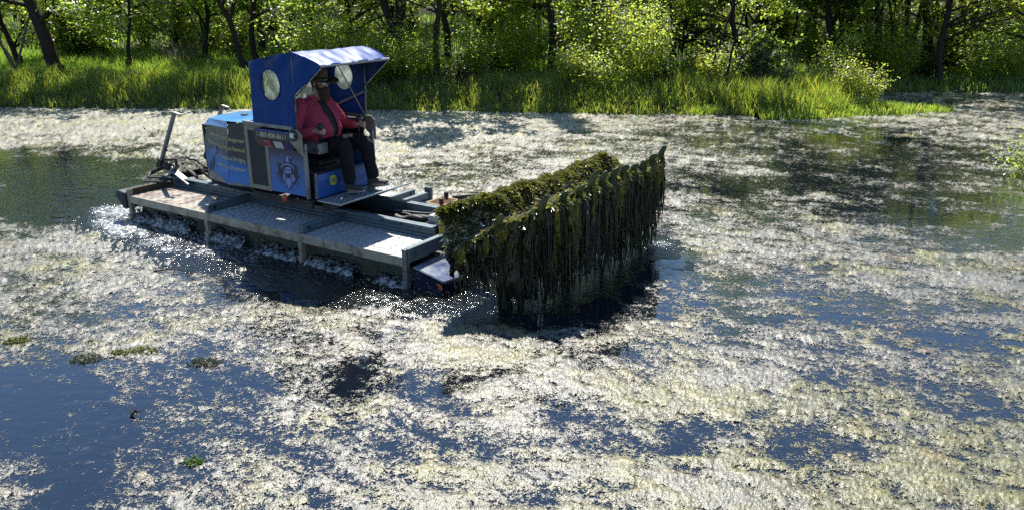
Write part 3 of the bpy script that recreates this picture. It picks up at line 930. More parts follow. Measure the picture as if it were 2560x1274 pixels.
MB().tube([(1.0, -.2, .3), (2.2, -.2, .42)], .04, 10).tube([(1.7, -.2, .37), (2.4, -.2, .44)], .022, 8).build("hydraulic_ram", DARK, H, smooth=True)
MB().tube([(1.0, .22, .3), (2.2, .22, .42)], .04, 10).tube([(1.7, .22, .37), (2.4, .22, .44)], .022, 8).build("hydraulic_ram", DARK, H, smooth=True)

# --- front lifting frame
MB().box((2.04, -.14, .47), (2.22, .98, .545)).box((2.05, -.13, .40), (2.21, .97, .469)).build("front_beam", ALU, H, .008)
for y in (-.38, .42, 1.0):
    m = MB()
    m.beam((2.42, y, .43), (3.12, y + .10, .86), .05, .07)
    m.beam((2.05, y + .12, .40), (2.85, y + .10, .68), .045, .05)
    m.beam((2.48, y + .06, .45), (2.55, y + .10, .58), .04, .04)
    m.build("lift_arm", GALVB, H, .005)
m = MB()
for yy in (-.25, .25): m.beam((2.15, yy + .25, .32), (3.05, yy + .35, .55), .05, .08)
m.beam((2.62, -.36, .60), (2.62, 1.05, .60), .05, .05)
m.build("lift_linkage", DARK, H, .005)
# bow covers of the floats
COVER_M = mat("scuffed printed cover", (.22, .25, .28), .22, 0, var=.3, scale=4, dirt=(.03, .05, .16), dirt_amt=.55, dscale=3.5, coat=.4)
COVER_B = mat("dark blue cover skirt", (.008, .011, .032), .3, 0, var=.5, scale=6)
for s in (-1, 1):
    m = MB().prism([(2.50, s * .38, .235), (2.98, s * .38, .14), (2.98, s * .60, .13), (2.90, s * .99, .14), (2.50, s * 1.0, .235)], (0, 0, .025))
    cv = m.build("bow_cover", COVER_M, H, .01)
    m = MB().prism([(2.50, s * 1.0, .232), (2.90, s * .99, .137), (2.84, s * .97, -.14), (2.5, s * .98, -.14)], (0, s * .012, 0))
    m.prism([(2.90, s * .985, .137), (2.985, s * .60, .127), (2.93, s * .6, -.14), (2.84, s * .965, -.14)], (.012, 0, 0))
    m.build("cover_skirt", COVER_B, cv)
    MB().prism([(2.83, s * 1.014, .138), (2.90, s * 1.006, .125), (2.89, s * 1.006, .07), (2.86, s * 1.006, .08)], (0, s * .004, 0)).build("orange_patch", ORANGE, cv)

# --- rusty step tray and bars on the far deck
m = MB()
m.box((1.42, .56, .40), (1.46, .95, .45)).box((1.68, .56, .40), (1.72, .95, .45)).box((1.42, .56, .40), (1.72, .60, .45)).box((1.42, .91, .40), (1.72, .95, .45))
tr = m.build("step_tray", mat("rusty beige steel", (.26, .19, .10), .7, .2, var=.4, scale=14, dirt=(.20, .07, .03), dirt_amt=.6), H, .004)
m = MB()
for y in np.arange(.61, .90, .035): m.box((1.46, y, .405), (1.68, y + .012, .445))
m.build("tray_bars", mat("rust bars", (.24, .12, .06), .8, .1, var=.4), tr)
m = MB().box((1.50, .88, .455), (1.545, .93, .53)).box((1.66, .57, .455), (1.70, .62, .53)).beam((1.55, 1.0, .43), (1.75, 1.25, .43), .04, .06).beam((1.80, .55, .43), (1.82, 1.15, .45), .035, .05)
m.build("mooring_post", DARK, H, .004)
m = MB().box((1.10, .40, .37), (1.17, 1.05, .46)); m.box((1.08, 1.0, .36), (1.19, 1.05, .52)); m.build("cross_beam", GALVB, H, .005)

# --- engine hood
SY = .60
hood_side = {}
for s in (-1, 1):
    yo = s * SY; yi = s * .32
    seam_t, seam_b = (-.765, 1.40), (-.87, .62)
    # rear corner, tapered inward
    nrm = Vector((-.28, .80, 0)).normalized()
    def rp(u, z, off, s=s):
        """point on the tapered rear panel: u from the seam (0) to the rear corner (1)"""
        x = (-.765 + (1.40 - z) / .78 * -.105) * (1 - u) + (-1.64 + max(0, (z - 1.08)) * .39) * u
        y = SY + u * (.32 - SY)
        return (x + nrm.x * off, s * (y + nrm.y * off), z)
    vs = []; fs = []
    for a in range(7):
        u = a / 6
        for b in range(9):
            z0_, z1_ = .625 + u * (.56 - .625), 1.37 + u * (1.31 - 1.37)
            vs.append(rp(u, z0_ + (z1_ - z0_) * b / 8, 0))
    for a in range(6):
        for b in range(8):
            fs.append((a * 9 + b, a * 9 + b + 1, (a + 1) * 9 + b + 1, (a + 1) * 9 + b))
    p1 = MB().add(vs, fs).build("hood_panel", PANEL_PRINT, H)
    m = MB().prism([(seam_t[0] + .006, yo, 1.44), (-.43, yo, 1.455), (-.46, yo, .645), (seam_b[0] + .006, yo, seam_b[1])], (0, -s * .02, 0))
    p2 = m.build("hood_panel", PANEL_PRINT, H, .004)
    # printed sand-coloured wave along the bottom
    w = [(-.875, .635), (-.80, .66), (-.70, .665), (-.6, .66), (-.5, .655), (-.465, .66), (-.462, .648), (seam_b[0] + .01, .625)]
    MB().prism([(x, yo + s * .003, z) for x, z in w], (0, s * .001, 0)).build("printed_wave", TAN, p2)
    pts = [(.98, .57), (.98, .70), (.85, .72), (.6, .69), (.35, .675), (.12, .66), (.10, .625)]
    MB().prism([rp(u, z, .004) for u, z in pts], (nrm.x * .001, s * nrm.y * .001, 0)).build("printed_wave", TAN, p1)
    # printed fish shapes
    fish = [(.93, .80), (.80, .98), (.62, 1.02), (.50, 1.08), (.45, 1.00), (.60, .93), (.74, .84), (.82, .74)]
    MB().prism([rp(u, z, .0045) for u, z in fish], (nrm.x * .001, s * nrm.y * .001, 0)).build("printed_fish", mat("blue fish print", (.05, .13, .34), .35, var=.3), p1)
    fish = [(.92, .74), (.80, .82), (.66, .86), (.60, .92), (.63, .80), (.74, .72), (.86, .67)]
    MB().prism([rp(u, z, .006) for u, z in fish], (nrm.x * .001, s * nrm.y * .001, 0)).build("printed_fish", mat("dark fish print", (.012, .03, .10), .35, var=.3), p1)
    hood_side[s] = (p1, p2, rp)
# perforated rear corner
m = MB()
for k in range(9):
    for j in range(4):
        z = 1.25 - k * .062; y = -.30 + j * .15 + (.075 if k % 2 else 0)
        x = -1.565 - (.06 * (1.25 - z) / .2 if z > 1.05 else .06)
        m.beam((x, y, z), (x - .01, y + .075, z - .062), .008, .014); m.beam((x, y + .075, z), (x - .01, y, z - .062), .008, .014)
m.build("rear_grille", DARK, H)
m = MB().box((-1.66, -.318, .54), (-1.62, -.29, 1.30)).box((-1.66, .29, .54), (-1.62, .318, 1.30)).box((-1.655, -.318, 1.26), (-1.56, .318, 1.30)).box((-1.66, -.318, .54), (-1.60, .318, .72))
m.build("rear_frame", DARK, H)
m = MB().box((-1.5, -.25, .5), (-.5, .25, 1.1)); m.box((-1.62, -.3, .44), (.6, .3, .56)).build("engine_block", DARK, H)
# hood lid: folded sheet with sloping sides
lid = bpy.data.meshes.new("hood_lid")
V = []; Fc = []
top = [(-1.46, -.20, 1.425), (-.42, -.33, 1.515), (-.42, .33, 1.515), (-1.46, .20, 1.425)]
rim = [(-1.56, -.345, 1.315), (-.77, -.615, 1.375), (-.76, -.610, 1.462), (-.42, -.610, 1.470), (-.42, .610, 1.470), (-.76, .610, 1.462), (-.77, .615, 1.375), (-1.56, .345, 1.315)]
mid = [(-1.50, -.325, 1.385), (-.765, -.605, 1.452)]
V = top + rim + [(-1.50, -.325, 1.395), (-.765, -.606, 1.458), (-1.50, .325, 1.395), (-.765, .606, 1.458)]
Fc = [(0, 1, 2, 3), (0, 12, 13, 1), (13, 6, 7, 1), (12, 4, 5, 13), (3, 2, 15, 14), (15, 2, 8, 9), (14, 15, 10, 11), (0, 3, 14, 12), (12, 14, 11, 4), (1, 7, 8, 2), (5, 6, 13), (10, 15, 9)]
m = MB().add(V, Fc); lid_o = m.build("hood_lid", BLUEH, H)
lm_ = lid_o.modifiers.new("thick", 'SOLIDIFY'); lm_.thickness = .006
MB().lathe([(.05, 0), (.05, .012), (.02, .016)], (-.85, -.25, 1.49), (0, 0, 1), 14).build("filler_cap", DARK, lid_o)
MB().prism([(-1.50, -.3385, 1.375), (-1.47, -.349, 1.375), (-1.485, -.349, 1.345)], (-.002, -.004, 0)).build("hood_sticker", NAVY, lid_o)

# --- cabin sides: vent door, emblem panel, sign box, lamps
for s in (-1, 1):
    y = s * SY
    def B(x0, x1, z0, z1, d0, d1, m=None):
        return (m or MB()).box((x0, y + s * d0, z0), (x1, y + s * d1, z1))
    m = MB(); B(-.455, -.395, .645, 1.445, -.02, .006, m); B(-.10, -.045, .645, 1.29, -.02, .006, m); B(-.395, -.10, .645, .70, -.02, .006, m); B(-.395, -.16, 1.385, 1.445, -.02, .006, m)
    vf = m.build("vent_door", TAN, H, .004)
    B(-.394, -.101, .701, 1.384, -.02, -.004).build("vent_mesh", VENT, vf)
    ep = B(-.043, .555, .655, 1.21, -.02, 0).build("emblem_panel", WIZ_PRINT, H, .003)
    B(.557, .60, .63, 1.30, -.03, .008).build("corner_post", GALV, H, .004)
    # sign box: upright face, slanting under-face
    m = MB().prism([(-.215, y, 1.43), (-.215, y + s * .05, 1.43), (-.215, y + s * .05, 1.315), (-.215, y, 1.20)], (.63, 0, 0))
    sg = m.build("sign_box", mat("black sign vinyl", (.018, .018, .022), .35, var=.2), H, .003)
    MB().box((-.214, y + s * .051, 1.405), (.414, y + s * .053, 1.429)).build("sign_band", mat("deep blue vinyl", (.012, .05, .22), .35, var=.1), sg)
    # the three squares on the slanting face
    sl = Vector((0, -s * .05, -.115)); 
    def slant(x, t, off=.0015):
        n_ = Vector((0, s * .115, -.05)).normalized()
        return Vector((x - .0, y + s * .05, 1.315)) + sl * t + n_ * off
    for (x0, x1, mt, nm) in ((-.10, .06, mat("dark red square", (.16, .03, .04), .4, var=.2), "camera_icon"), (.10, .25, mat("pale grey square", (.50, .52, .54), .45, var=.12, scale=30), "blank_sticker"), (.29, .40, mat("indigo square", (.03, .03, .20), .4, var=.15), "letter_icon")):
        MB().prism([slant(x0, .14), slant(x1, .14), slant(x1, .9), slant(x0, .9)], Vector((0, s * .0012, -.0005))).build(nm, mt, sg)
    if s < 0:
        ic = MB(); pk = mat("pink print", (.45, .12, .14), .4)
        ring = [slant(-.02 + .05 * math.cos(a), .52 + .26 * math.sin(a), .004) for a in np.linspace(0, 2 * math.pi, 20)]
        ic.tube(ring, .007, 4)
        fr = [slant(-.09, .2, .004), slant(.05, .2, .004), slant(.05, .84, .004), slant(-.09, .84, .004), slant(-.09, .2, .004)]
        ic.tube(fr, .006, 4)
        ic.build("camera_mark", pk, sg)
        MB().prism([slant(.335, .25, .003), slant(.37, .25, .003), slant(.37, .38, .003), slant(.355, .38, .003), slant(.355, .5, .003), slant(.37, .5, .003), slant(.37, .6, .003), slant(.355, .6, .003), slant(.355, .85, .003), slant(.335, .85, .003), slant(.335, .6, .003), slant(.32, .6, .003), slant(.32, .5, .003), slant(.335, .5, .003)], (0, -.001, 0)).build("letter_mark", NAVY, sg)
    # lamp bracket and lamp
    yb = y + s * .03
    poly = [(.40, 1.31), (.39, 1.43), (.425, 1.475), (.53, 1.475), (.60, 1.42), (.60, 1.16)]
    br = MB().prism([(x, yb, z) for x, z in poly], (0, s * .02, 0)).build("lamp_bracket", TAN, H, .004)
    lamp = MB().lathe([(.066, 0), (.072, .012), (.066, .03)], (.475, yb + s * .02, 1.405), (0, s, 0), 8).build("work_lamp", DARK, br)
    MB().box((.445, yb + s * .051, 1.375), (.505, yb + s * .054, 1.435)).build("lamp_lens", mat("lamp lens", (.70, .74, .78), .08, 0, var=.3, scale=40, coat=.5), lamp)
    m = MB()
    for dx, dz in ((-.05, .028), (-.05, -.028), (.05, .028), (.05, -.028)): m.lathe([(.009, 0), (.009, .008)], (.475 + dx, yb + s * .049, 1.405 + dz), (0, s, 0), 6)
    m.build("lamp_screws", GALV, lamp)
    # sill and posts of the tilt
    MB().box((-.46, y - s * .03, 1.449), (.43, y + s * .018, 1.495)).build("sill_rail", GALV, H, .004)
    MB().tube([(.47, y, 1.44), (.50, y, 1.86), (.50, y, 2.30)], .011, 8).build("canopy_post", GALV, H, smooth=True)
    MB().tube([(-.23, y, 1.46), (-.21, y, 2.2)], .011, 8).build("canopy_post", GALV, H, smooth=True)
MB().lathe([(.035, 0), (.045, .012), (.045, .03), (.03, .04)], (.21, -.615, .60), (0, -1, 0), 14).build("side_reflector", ORANGE, H, smooth=True)
# cabin floor / underbody and front panel
MB().box((-.44, -.575, .57), (.60, .575, .60)).box((-.46, -.57, .50), (.60, -.53, .569)).box((-.46, .53, .50), (.60, .57, .569)).build("cabin_floor", DARK, H, .004)
MB().box((-.44, -.575, .602), (-.42, .575, 1.44)).build("cabin_bulkhead", DARK, H)
fp = MB().box((.585, -.50, .612), (.605, .44, .90)).build("front_panel", grad_mat("front vinyl", [(.60, (.015, .10, .38)), (.95, (.03, .11, .32))]), H, .004)
MB().box((.58, .441, .61), (.62, .50, .905)).build("corner_post", TAN, H, .004)
MB().box((.606, -.505, .615), (.625, -.47, .93)).build("corner_post", GALV, H, .003)
m = MB().lathe([(.066, 0), (.066, .001)], (.6052, -.19, .79), (1, 0, 0), 24); m.build("yellow_disc", mat("yellow print", (.55, .58, .05), .4), fp)
# footplate, folded up at the front
MB().prism([(.62, -.50, .585), (.62, .50, .585), (1.02, .50, .585), (1.02, -.50, .585)], (0, 0, .018)).prism([(1.0, -.50, .585), (1.0, .52, .585), (1.26, .52, .685), (1.26, -.50, .685)], (-.006, 0, .018)).build("footplate", ALU, H, .004)
vs, fs = tread(.64, 1.0, -.48, .48, .604)
me = bpy.data.meshes.new("tread_pattern"); me.from_pydata(vs.tolist(), [], fs); link("tread_pattern", me, GALV, H.children[-1], kind="stuff")
for yy in (-.45, .45):
    MB().prism([(.66, yy, .44), (.66, yy, .58), (1.0, yy, .58), (1.2, yy, .66)], (0, .02, 0)).build("footplate_bracket", DARK, H)

# --- seat, control boxes and sticks
MB().box((-.10, -.20, .93), (.42, .30, 1.02)).build("seat_cushion", mat("black vinyl", (.012, .012, .013), .5), H, .03)
MB().prism([(-.12, -.19, 1.0), (-.22, -.19, 1.62), (-.16, -.19, 1.64), (-.03, -.19, 1.02)], (0, .48, 0)).build("seat_back", MATS["black vinyl"], H, .03)
MB().box((-.05, -.15, .61), (.35, .25, .93)).build("seat_pedestal", DARK, H, .01)
for s, yy in ((-1, -.27), (1, .40)):
    cb = MB().box((.30, yy - .10, 1.135), (.575, yy + .065, 1.26)).build("control_box", GALV, H, .004)
    MB().box((-.06, yy - .07, 1.17), (.30, yy + .05, 1.24)).build("arm_rest", MATS["black vinyl"], cb, .015)
    MB().tube([(.30, yy - .09, 1.14), (.32, yy - .09, .90), (.55, yy - .09, .88)], .011, 6).build("box_strut", GALV, cb)
    js = MB().tube([(.50, yy + .02, 1.262), (.515, yy + .02, 1.42)], [.018, .014], 8).build("joystick", RUB, H, smooth=True)
    MB().lathe([(.012, 0), (.034, .015), (.042, .05), (.036, .08), (.018, .094)], (.515, yy + .02, 1.405), (.1, 0, 1), 12).build("knob", mat("grey rubber knob", (.03, .032, .035), .55), js, smooth=True)
MB().beam((.45, -.35, .88), (.62, .35, .88), .07, .012).build("footwell_bar", GALV, H)

# --- canopy: a blue sheet over a tube frame
CANV = mat("blue canvas", (.004, .045, .20), .42, 0, var=.22, scale=4, bump=.25, bscale=9, spec=.18, dirt=(.004, .014, .065), dirt_amt=.2)
def inside(poly, x, z):
    c = False; n = len(poly)
    for i in range(n):
        x1, z1 = poly[i]; x2, z2 = poly[(i + 1) % n]
        if (z1 > z) != (z2 > z) and x < (x2 - x1) * (z - z1) / (z2 - z1) + x1: c = not c
    return c
def near_seg(poly, x, z):
    best = (9, x, z)
    for i in range(len(poly)):
        a = np.array(poly[i]); b = np.array(poly[(i + 1) % len(poly)]); p = np.array((x, z)); d = b - a
        t = np.clip(((p - a) @ d) / (d @ d), 0, 1); qv = a + t * d; ds = np.hypot(*(p - qv))
        if ds < best[0]: best = (ds, qv[0], qv[1])
    return best
SIDE = [(-.44, 1.47), (-.34, 1.85), (-.29, 2.19), (-.20, 2.235), (.10, 2.29), (.50, 2.36), (.72, 2.315), (.94, 2.225), (.86, 2.15), (.74, 2.05), (.60, 1.95), (.50, 1.86), (.485, 1.65), (.47, 1.47)]
SIDE = [(-.255, 1.47), (-.245, 1.85), (-.235, 2.21), (-.12, 2.245)] + SIDE[4:]
WC = (.115, 1.965); WR = (.165, .185)
for s in (-1, 1):
    st = .026; nx_, nz_ = int(1.25 / st), int(.95 / st)
    idx = {}; vs = []; fs = []
    side = SIDE
    for i in range(nx_):
        for j in range(nz_):
            x0 = -.28 + i * st; z0 = 1.46 + j * st
            cx, cz = x0 + st / 2, z0 + st / 2
            if not inside(side, cx, cz): continue
            if ((cx - WC[0]) / WR[0]) ** 2 + ((cz - WC[1]) / WR[1]) ** 2 < 1: continue
            f = []
            for (a, b) in ((i, j), (i + 1, j), (i + 1, j + 1), (i, j + 1)):
                if (a, b) not in idx:
                    idx[(a, b)] = len(vs)
                    vs.append([-.28 + a * st, 1.46 + b * st])
                f.append(idx[(a, b)])
            fs.append(tuple(f))
    cnt = {}
    for f in fs:
        for k in range(4):
            e = tuple(sorted((f[k], f[(k + 1) % 4]))); cnt[e] = cnt.get(e, 0) + 1
    bnd = {v for e, c in cnt.items() if c == 1 for v in e}
    for v in bnd:
        x, z = vs[v]
        r = math.hypot((x - WC[0]) / WR[0], (z - WC[1]) / WR[1])
        if r < 1.3:
            vs[v] = [WC[0] + (x - WC[0]) / r, WC[1] + (z - WC[1]) / r]
        else:
            ds, qx, qz = near_seg(side, x, z)
            if ds < .05: vs[v] = [qx, qz]
    A = np.array(vs)
    fold = .012 * fbm(A[:, 0] * 3 + s * 5, A[:, 1] * 2.2, 3, 301) + .010 * np.sin((A[:, 0] - A[:, 1] * .6) * 16) * sstep(1.95, 2.3, A[:, 1])
    bulge = -.03 * sstep(.45, .95, A[:, 0])
    V3 = np.stack([A[:, 0], s * (SY + .012 + fold + bulge), A[:, 1]], 1)
    me = bpy.data.meshes.new("canopy_side"); me.from_pydata(V3.tolist(), [], fs)
    o = link("canopy_side", me, CANV, H, smooth=True)
    sd = o.modifiers.new("thick", 'SOLIDIFY'); sd.thickness = .004
    # round clear window
    ring = [(WC[0] + WR[0] * .99 * math.cos(a), s * (SY + .010), WC[1] + WR[1] * .99 * math.sin(a)) for a in np.linspace(0, 2 * math.pi, 33)[:-1]]
    wm = MATS.get("clear vinyl")
    if wm is None:
        wm = bpy.data.materials.new("clear vinyl"); n, l = nodes_of(wm); n.remove(n["Principled BSDF"])
        tr_ = n.new("ShaderNodeBsdfTransparent"); tr_.inputs[0].default_value = (.80, .84, .78, 1)
        gl = n.new("ShaderNodeBsdfGlossy"); gl.inputs["Roughness"].default_value = .12
        df = n.new("ShaderNodeBsdfTranslucent"); df.inputs[0].default_value = (.7, .75, .68, 1)
        nz = n.new("ShaderNodeTexNoise"); nz.inputs["Scale"].default_value = 7; nz.inputs["Detail"].default_value = 5
        tcw = n.new("ShaderNodeTexCoord"); l.new(tcw.outputs["Object"], nz.inputs["Vector"])
        mrw = n.new("ShaderNodeMapRange"); mrw.inputs["From Min"].default_value = .45; mrw.inputs["From Max"].default_value = .75; mrw.inputs["To Min"].default_value = .08; mrw.inputs["To Max"].default_value = .5
        l.new(nz.outputs["Fac"], mrw.inputs["Value"])
        a = n.new("ShaderNodeMixShader"); l.new(mrw.outputs["Result"], a.inputs[0]); l.new(tr_.outputs[0], a.inputs[1]); l.new(df.outputs[0], a.inputs[2])
        b = n.new("ShaderNodeMixShader"); b.inputs[0].default_value = .07; l.new(a.outputs[0], b.inputs[1]); l.new(gl.outputs[0], b.inputs[2])
        bpw = n.new("ShaderNodeBump"); bpw.inputs["Strength"].default_value = .3; l.new(nz.outputs["Fac"], bpw.inputs["Height"]); l.new(bpw.outputs[0], gl.inputs["Normal"])
        l.new(b.outputs[0], n["Material Output"].inputs["Surface"]); MATS["clear vinyl"] = wm
    me = bpy.data.meshes.new("window"); me.from_pydata(ring, [], [tuple(range(32))])
    w = link("window", me, wm, o)
    rg = ring + [ring[0]]
    MB().tube([(x, y + s * .004, z) for x, y, z in rg], .006, 5).build("window_hem", CANV, w)
# roof sheet
prof = [(-.235, 2.215), (-.12, 2.25), (.10, 2.298), (.30, 2.335), (.50, 2.366), (.62, 2.345), (.78, 2.295), (.945, 2.23)]
fine = []
for i in range(len(prof) - 1):
    for t in np.linspace(0, 1, 6, endpoint=False): fine.append((prof[i][0] + t * (prof[i + 1][0] - prof[i][0]), prof[i][1] + t * (prof[i + 1][1] - prof[i][1])))
fine.append(prof[-1])
ny_ = 46; vs = []; fs = []
for i, (x, z) in enumerate(fine):
    for j in range(ny_):
        v = j / (ny_ - 1) * 2 - 1
        sag = -.018 * (1 - v * v) * (1 - abs((x - .35) / .6) ** 2)
        wr = .010 * float(perlin(x * 2.2 + v * 1.2, v * 2.6 - x * 1.5, 411)) * (1 - v ** 8) + .006 * float(perlin(x * 5 + v * 4, v * 3.5, 413)) * (1 - v ** 8)
        # corners pull down towards the front near corner
        vs.append((x - .02 * sstep(.7, 1, abs(v)) * sstep(.6, .95, x), v * (SY + .016 - .03 * sstep(.45, .95, x)), z + sag + wr - .012 * abs(v) ** 6))
for i in range(len(fine) - 1):
    for j in range(ny_ - 1):
        fs.append((i * ny_ + j, (i + 1) * ny_ + j, (i + 1) * ny_ + j + 1, i * ny_ + j + 1))
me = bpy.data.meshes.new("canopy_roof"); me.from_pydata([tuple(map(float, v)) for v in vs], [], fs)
roof = link("canopy_roof", me, mat("blue canvas top", (.008, .055, .26), .40, 0, var=.25, scale=4, bump=.25, bscale=9, spec=.42), H, smooth=True)  # same canvas as the sides, colour lightened and gloss raised for sun glare
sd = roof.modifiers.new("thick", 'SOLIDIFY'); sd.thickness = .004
MB().tube([(.935, y, 2.222) for y in np.linspace(-.585, .585, 9)], .011, 6).build("visor_hem", mat("white hem", (.5, .52, .55), .4), roof, smooth=True)
m = MB().box((-.25, -.60, 1.47), (-.243, -.40, 2.21)).box((-.25, .40, 1.47), (-.243, .60, 2.21)).box((-.25, -.398, 1.47), (-.243, .398, 1.60)).box((-.25, -.398, 2.10), (-.243, .398, 2.21))
cbk = m.build("canopy_back", CANV, H)
link("window", bpy.data.meshes.new("window"), MATS["clear vinyl"], cbk)
_w = cbk.children[0].data; _w.from_pydata([(-.246, -.399, 1.60), (-.246, .399, 1.60), (-.246, .399, 2.10), (-.246, -.399, 2.10)], [], [(0, 1, 2, 3)])
MB().tube([(-.235, -.35, 1.50), (-.235, .45, 2.2)], .010, 6).build("back_brace", GALV, H, smooth=True)
# frame tubes of the canopy
MB().tube([(.50, -.59, 2.33), (.50, .59, 2.33)], .011, 8).tube([(.93, -.57, 2.21), (.93, .57, 2.21)], .010, 8).build("canopy_bow", GALV, H, smooth=True)
MB().tube([(.90, -.28, 2.215), (.52, .57, 1.44)], .0075, 6).build("brace_cord", GALV, H, smooth=True)
MB().beam((.02, .585, 1.60), (.53, .585, 1.80), .01, .03).build("brace_bar", GALV, H)
MB().tube([(.50, .58, 1.86), (.93, .57, 2.20)], .009, 6).tube([(.50, -.58, 1.86), (.93, -.57, 2.20)], .009, 6).build("visor_strut", GALV, H, smooth=True)

# --- lettering
def text(body, p0, xdir, zdir, w, h, mt, parent, name="lettering", bold=0.0):
    """flat lettering: lower-left corner p0, fitted to w by h (h: cap height)"""
    cu = bpy.data.curves.new("txt", 'FONT'); cu.body = body; cu.size = 1.0; cu.resolution_u = 3; cu.offset = bold
    o = bpy.data.objects.new("txt", cu); C.objects.link(o)
    dg = bpy.context.evaluated_depsgraph_get(); dg.update()
    me = bpy.data.meshes.new_from_object(o.evaluated_get(dg))
    bpy.data.objects.remove(o); bpy.data.curves.remove(cu)
    n = len(me.vertices); a = np.zeros(n * 3); me.vertices.foreach_get("co", a); a = a.reshape(-1, 3)
    x0, x1 = a[:, 0].min(), a[:, 0].max()
    sx = w / (x1 - x0); sz = h / .70
    P = np.array(p0)[None] + ((a[:, 0] - x0) * sx)[:, None] * np.array(xdir)[None] + (a[:, 1] * sz)[:, None] * np.array(zdir)[None]
    me.vertices.foreach_set("co", P.astype(np.float32).ravel()); me.update(); me.name = name
    return link(name, me, mt, parent)
p1, p2, rp = hood_side[-1]
yf = -SY - .0025
for left, right, zc, u0, xr in (("Lake and Pond M", "anagement", 1.205, .74, -.475), ("Chemical Free We", "ed Removal", 1.085, .80, -.485), ("Precis", "ion Dredging", .955, .34, -.50), ("Aeration a", "nd Fountains", .835, .46, -.515)):
    xs_ = -.765 + (1.40 - zc) / .78 * -.105 + .006
    text(right, (xs_, yf, zc), (1, 0, 0), (0, 0, 1), xr - xs_, .052, YEL, p2)
    a = Vector(rp(u0, zc - .0, .0045)); b = Vector(rp(.02, zc, .0045))
    text(left, a, (b - a).normalized(), (0, 0, 1), (b - a).length, .046, YEL, p1)
p1, p2, rp = hood_side[1]
sg_near = [o for o in H.children if o.name.startswith("sign_box")][0]
text("1-888-808-8611", (-.165, -SY - .0525, 1.335), (1, 0, 0), (0, 0, 1), .50, .062, YELW, sg_near)
text("TRUXOR", (.6075, -.325, .765), (0, 1, 0), (0, 0, 1), .27, .052, mat("dark blue print", (.01, .05, .25), .4), fp, bold=.012)
text("50 1", (.607, .24, .695), (0, 1, 0), (0, 0, 1), .17, .06, MATS["dark blue print"], fp)

# --- emblem: bearded head in a pointed hat, printed on the panel
ep_near = [o for o in H.children if o.name.startswith("emblem_panel")][0]
def emb(polys, mt, off, name):
    vs = []; fs = []
    bm = bmesh.new()
    for poly in polys:
        vv = [bm.verts.new((.0128 + 6.088e-4 * x - 5.56e-5 * y, -SY - off, 1.14695 + 7.5e-5 * x - 4.362e-4 * y)) for x, y in poly]
        es = [bm.edges.new((vv[i], vv[(i + 1) % len(vv)])) for i in range(len(vv))]
        bmesh.ops.triangle_fill(bm, edges=es, use_beauty=True)
    me = bpy.data.meshes.new(name); bm.to_mesh(me); bm.free()
    return link(name, me, mt, ep_near)
emb([[(165, 420), (195, 400), (130, 290), (150, 280), (215, 350), (225, 300), (245, 340), (290, 310), (285, 350), (270, 400), (285, 470), (350, 490), (320, 580), (290, 700), (330, 780), (385, 880), (370, 920), (340, 890), (140, 570), (145, 550), (200, 605), (190, 440)],
     [(620, 370), (640, 360), (660, 400), (690, 365), (710, 430), (780, 385), (735, 455), (740, 520), (770, 520), (755, 620), (765, 690), (810, 660), (815, 690), (670, 960), (620, 960), (690, 800), (640, 660), (580, 560), (600, 530), (660, 520), (680, 470)],
     [(120, 640), (145, 640), (320, 930), (300, 940)], [(850, 760), (855, 775), (700, 1000), (690, 985)], [(600, 1130), (650, 1070), (645, 1090), (615, 1140)], [(370, 1025), (425, 1095), (410, 1095)],
     [(175, 235), (205, 265), (195, 275), (170, 250)], [(80, 480), (120, 510), (115, 525)], [(700, 320), (735, 310), (715, 350)], [(780, 470), (805, 465), (795, 490)], [(835, 620), (865, 605), (850, 640)], [(810, 330), (830, 315), (815, 350)]], NAVY, .0015, "emblem_splash")
emb([[(335, 335), (400, 90), (440, 65), (490, 90), (530, 140), (560, 130), (600, 180), (590, 240), (540, 250), (600, 370), (680, 470), (670, 520), (610, 530), (590, 560), (640, 660), (690, 780), (650, 800), (650, 930), (610, 940), (600, 1050), (555, 1050), (515, 1140), (460, 1030), (430, 1030), (380, 900), (340, 880), (330, 700), (290, 720), (300, 640), (370, 560), (340, 490), (270, 460), (260, 400), (300, 370)]], NAVY, .0025, "emblem_outline")
emb([[(385, 290), (430, 110), (470, 110), (470, 160), (520, 310), (440, 280)], [(485, 100), (555, 165), (580, 150), (570, 195), (505, 170)],
     [(340, 352), (440, 325), (540, 355), (640, 440), (655, 500), (620, 525), (640, 480), (540, 400), (440, 370), (350, 382), (290, 430), (330, 480), (300, 482), (265, 430), (285, 385)],
     [(375, 470), (430, 435), (510, 440), (560, 480), (570, 560), (550, 640), (490, 612), (430, 640), (385, 580)],
     [(440, 740), (490, 775), (540, 740), (570, 860), (545, 1000), (515, 1100), (470, 1000), (425, 850)], [(385, 570), (335, 680), (340, 800), (355, 880), (385, 760), (395, 640)],
     [(430, 660), (395, 760), (400, 880), (435, 1000), (440, 900), (420, 780)], [(585, 620), (600, 700), (600, 800), (640, 900), (650, 820), (690, 790), (630, 670)], [(525, 660), (570, 760), (590, 880), (575, 1010), (600, 960), (605, 820), (570, 700)]], PALEB, .0035, "emblem_face")
emb([[(390, 468), (455, 512), (450, 560), (412, 520)], [(480, 522), (545, 488), (535, 540), (495, 560)], [(395, 660), (440, 620), (490, 642), (540, 620), (580, 690), (520, 662), (490, 782), (450, 720), (430, 660)]], NAVY, .0045, "emblem_features")

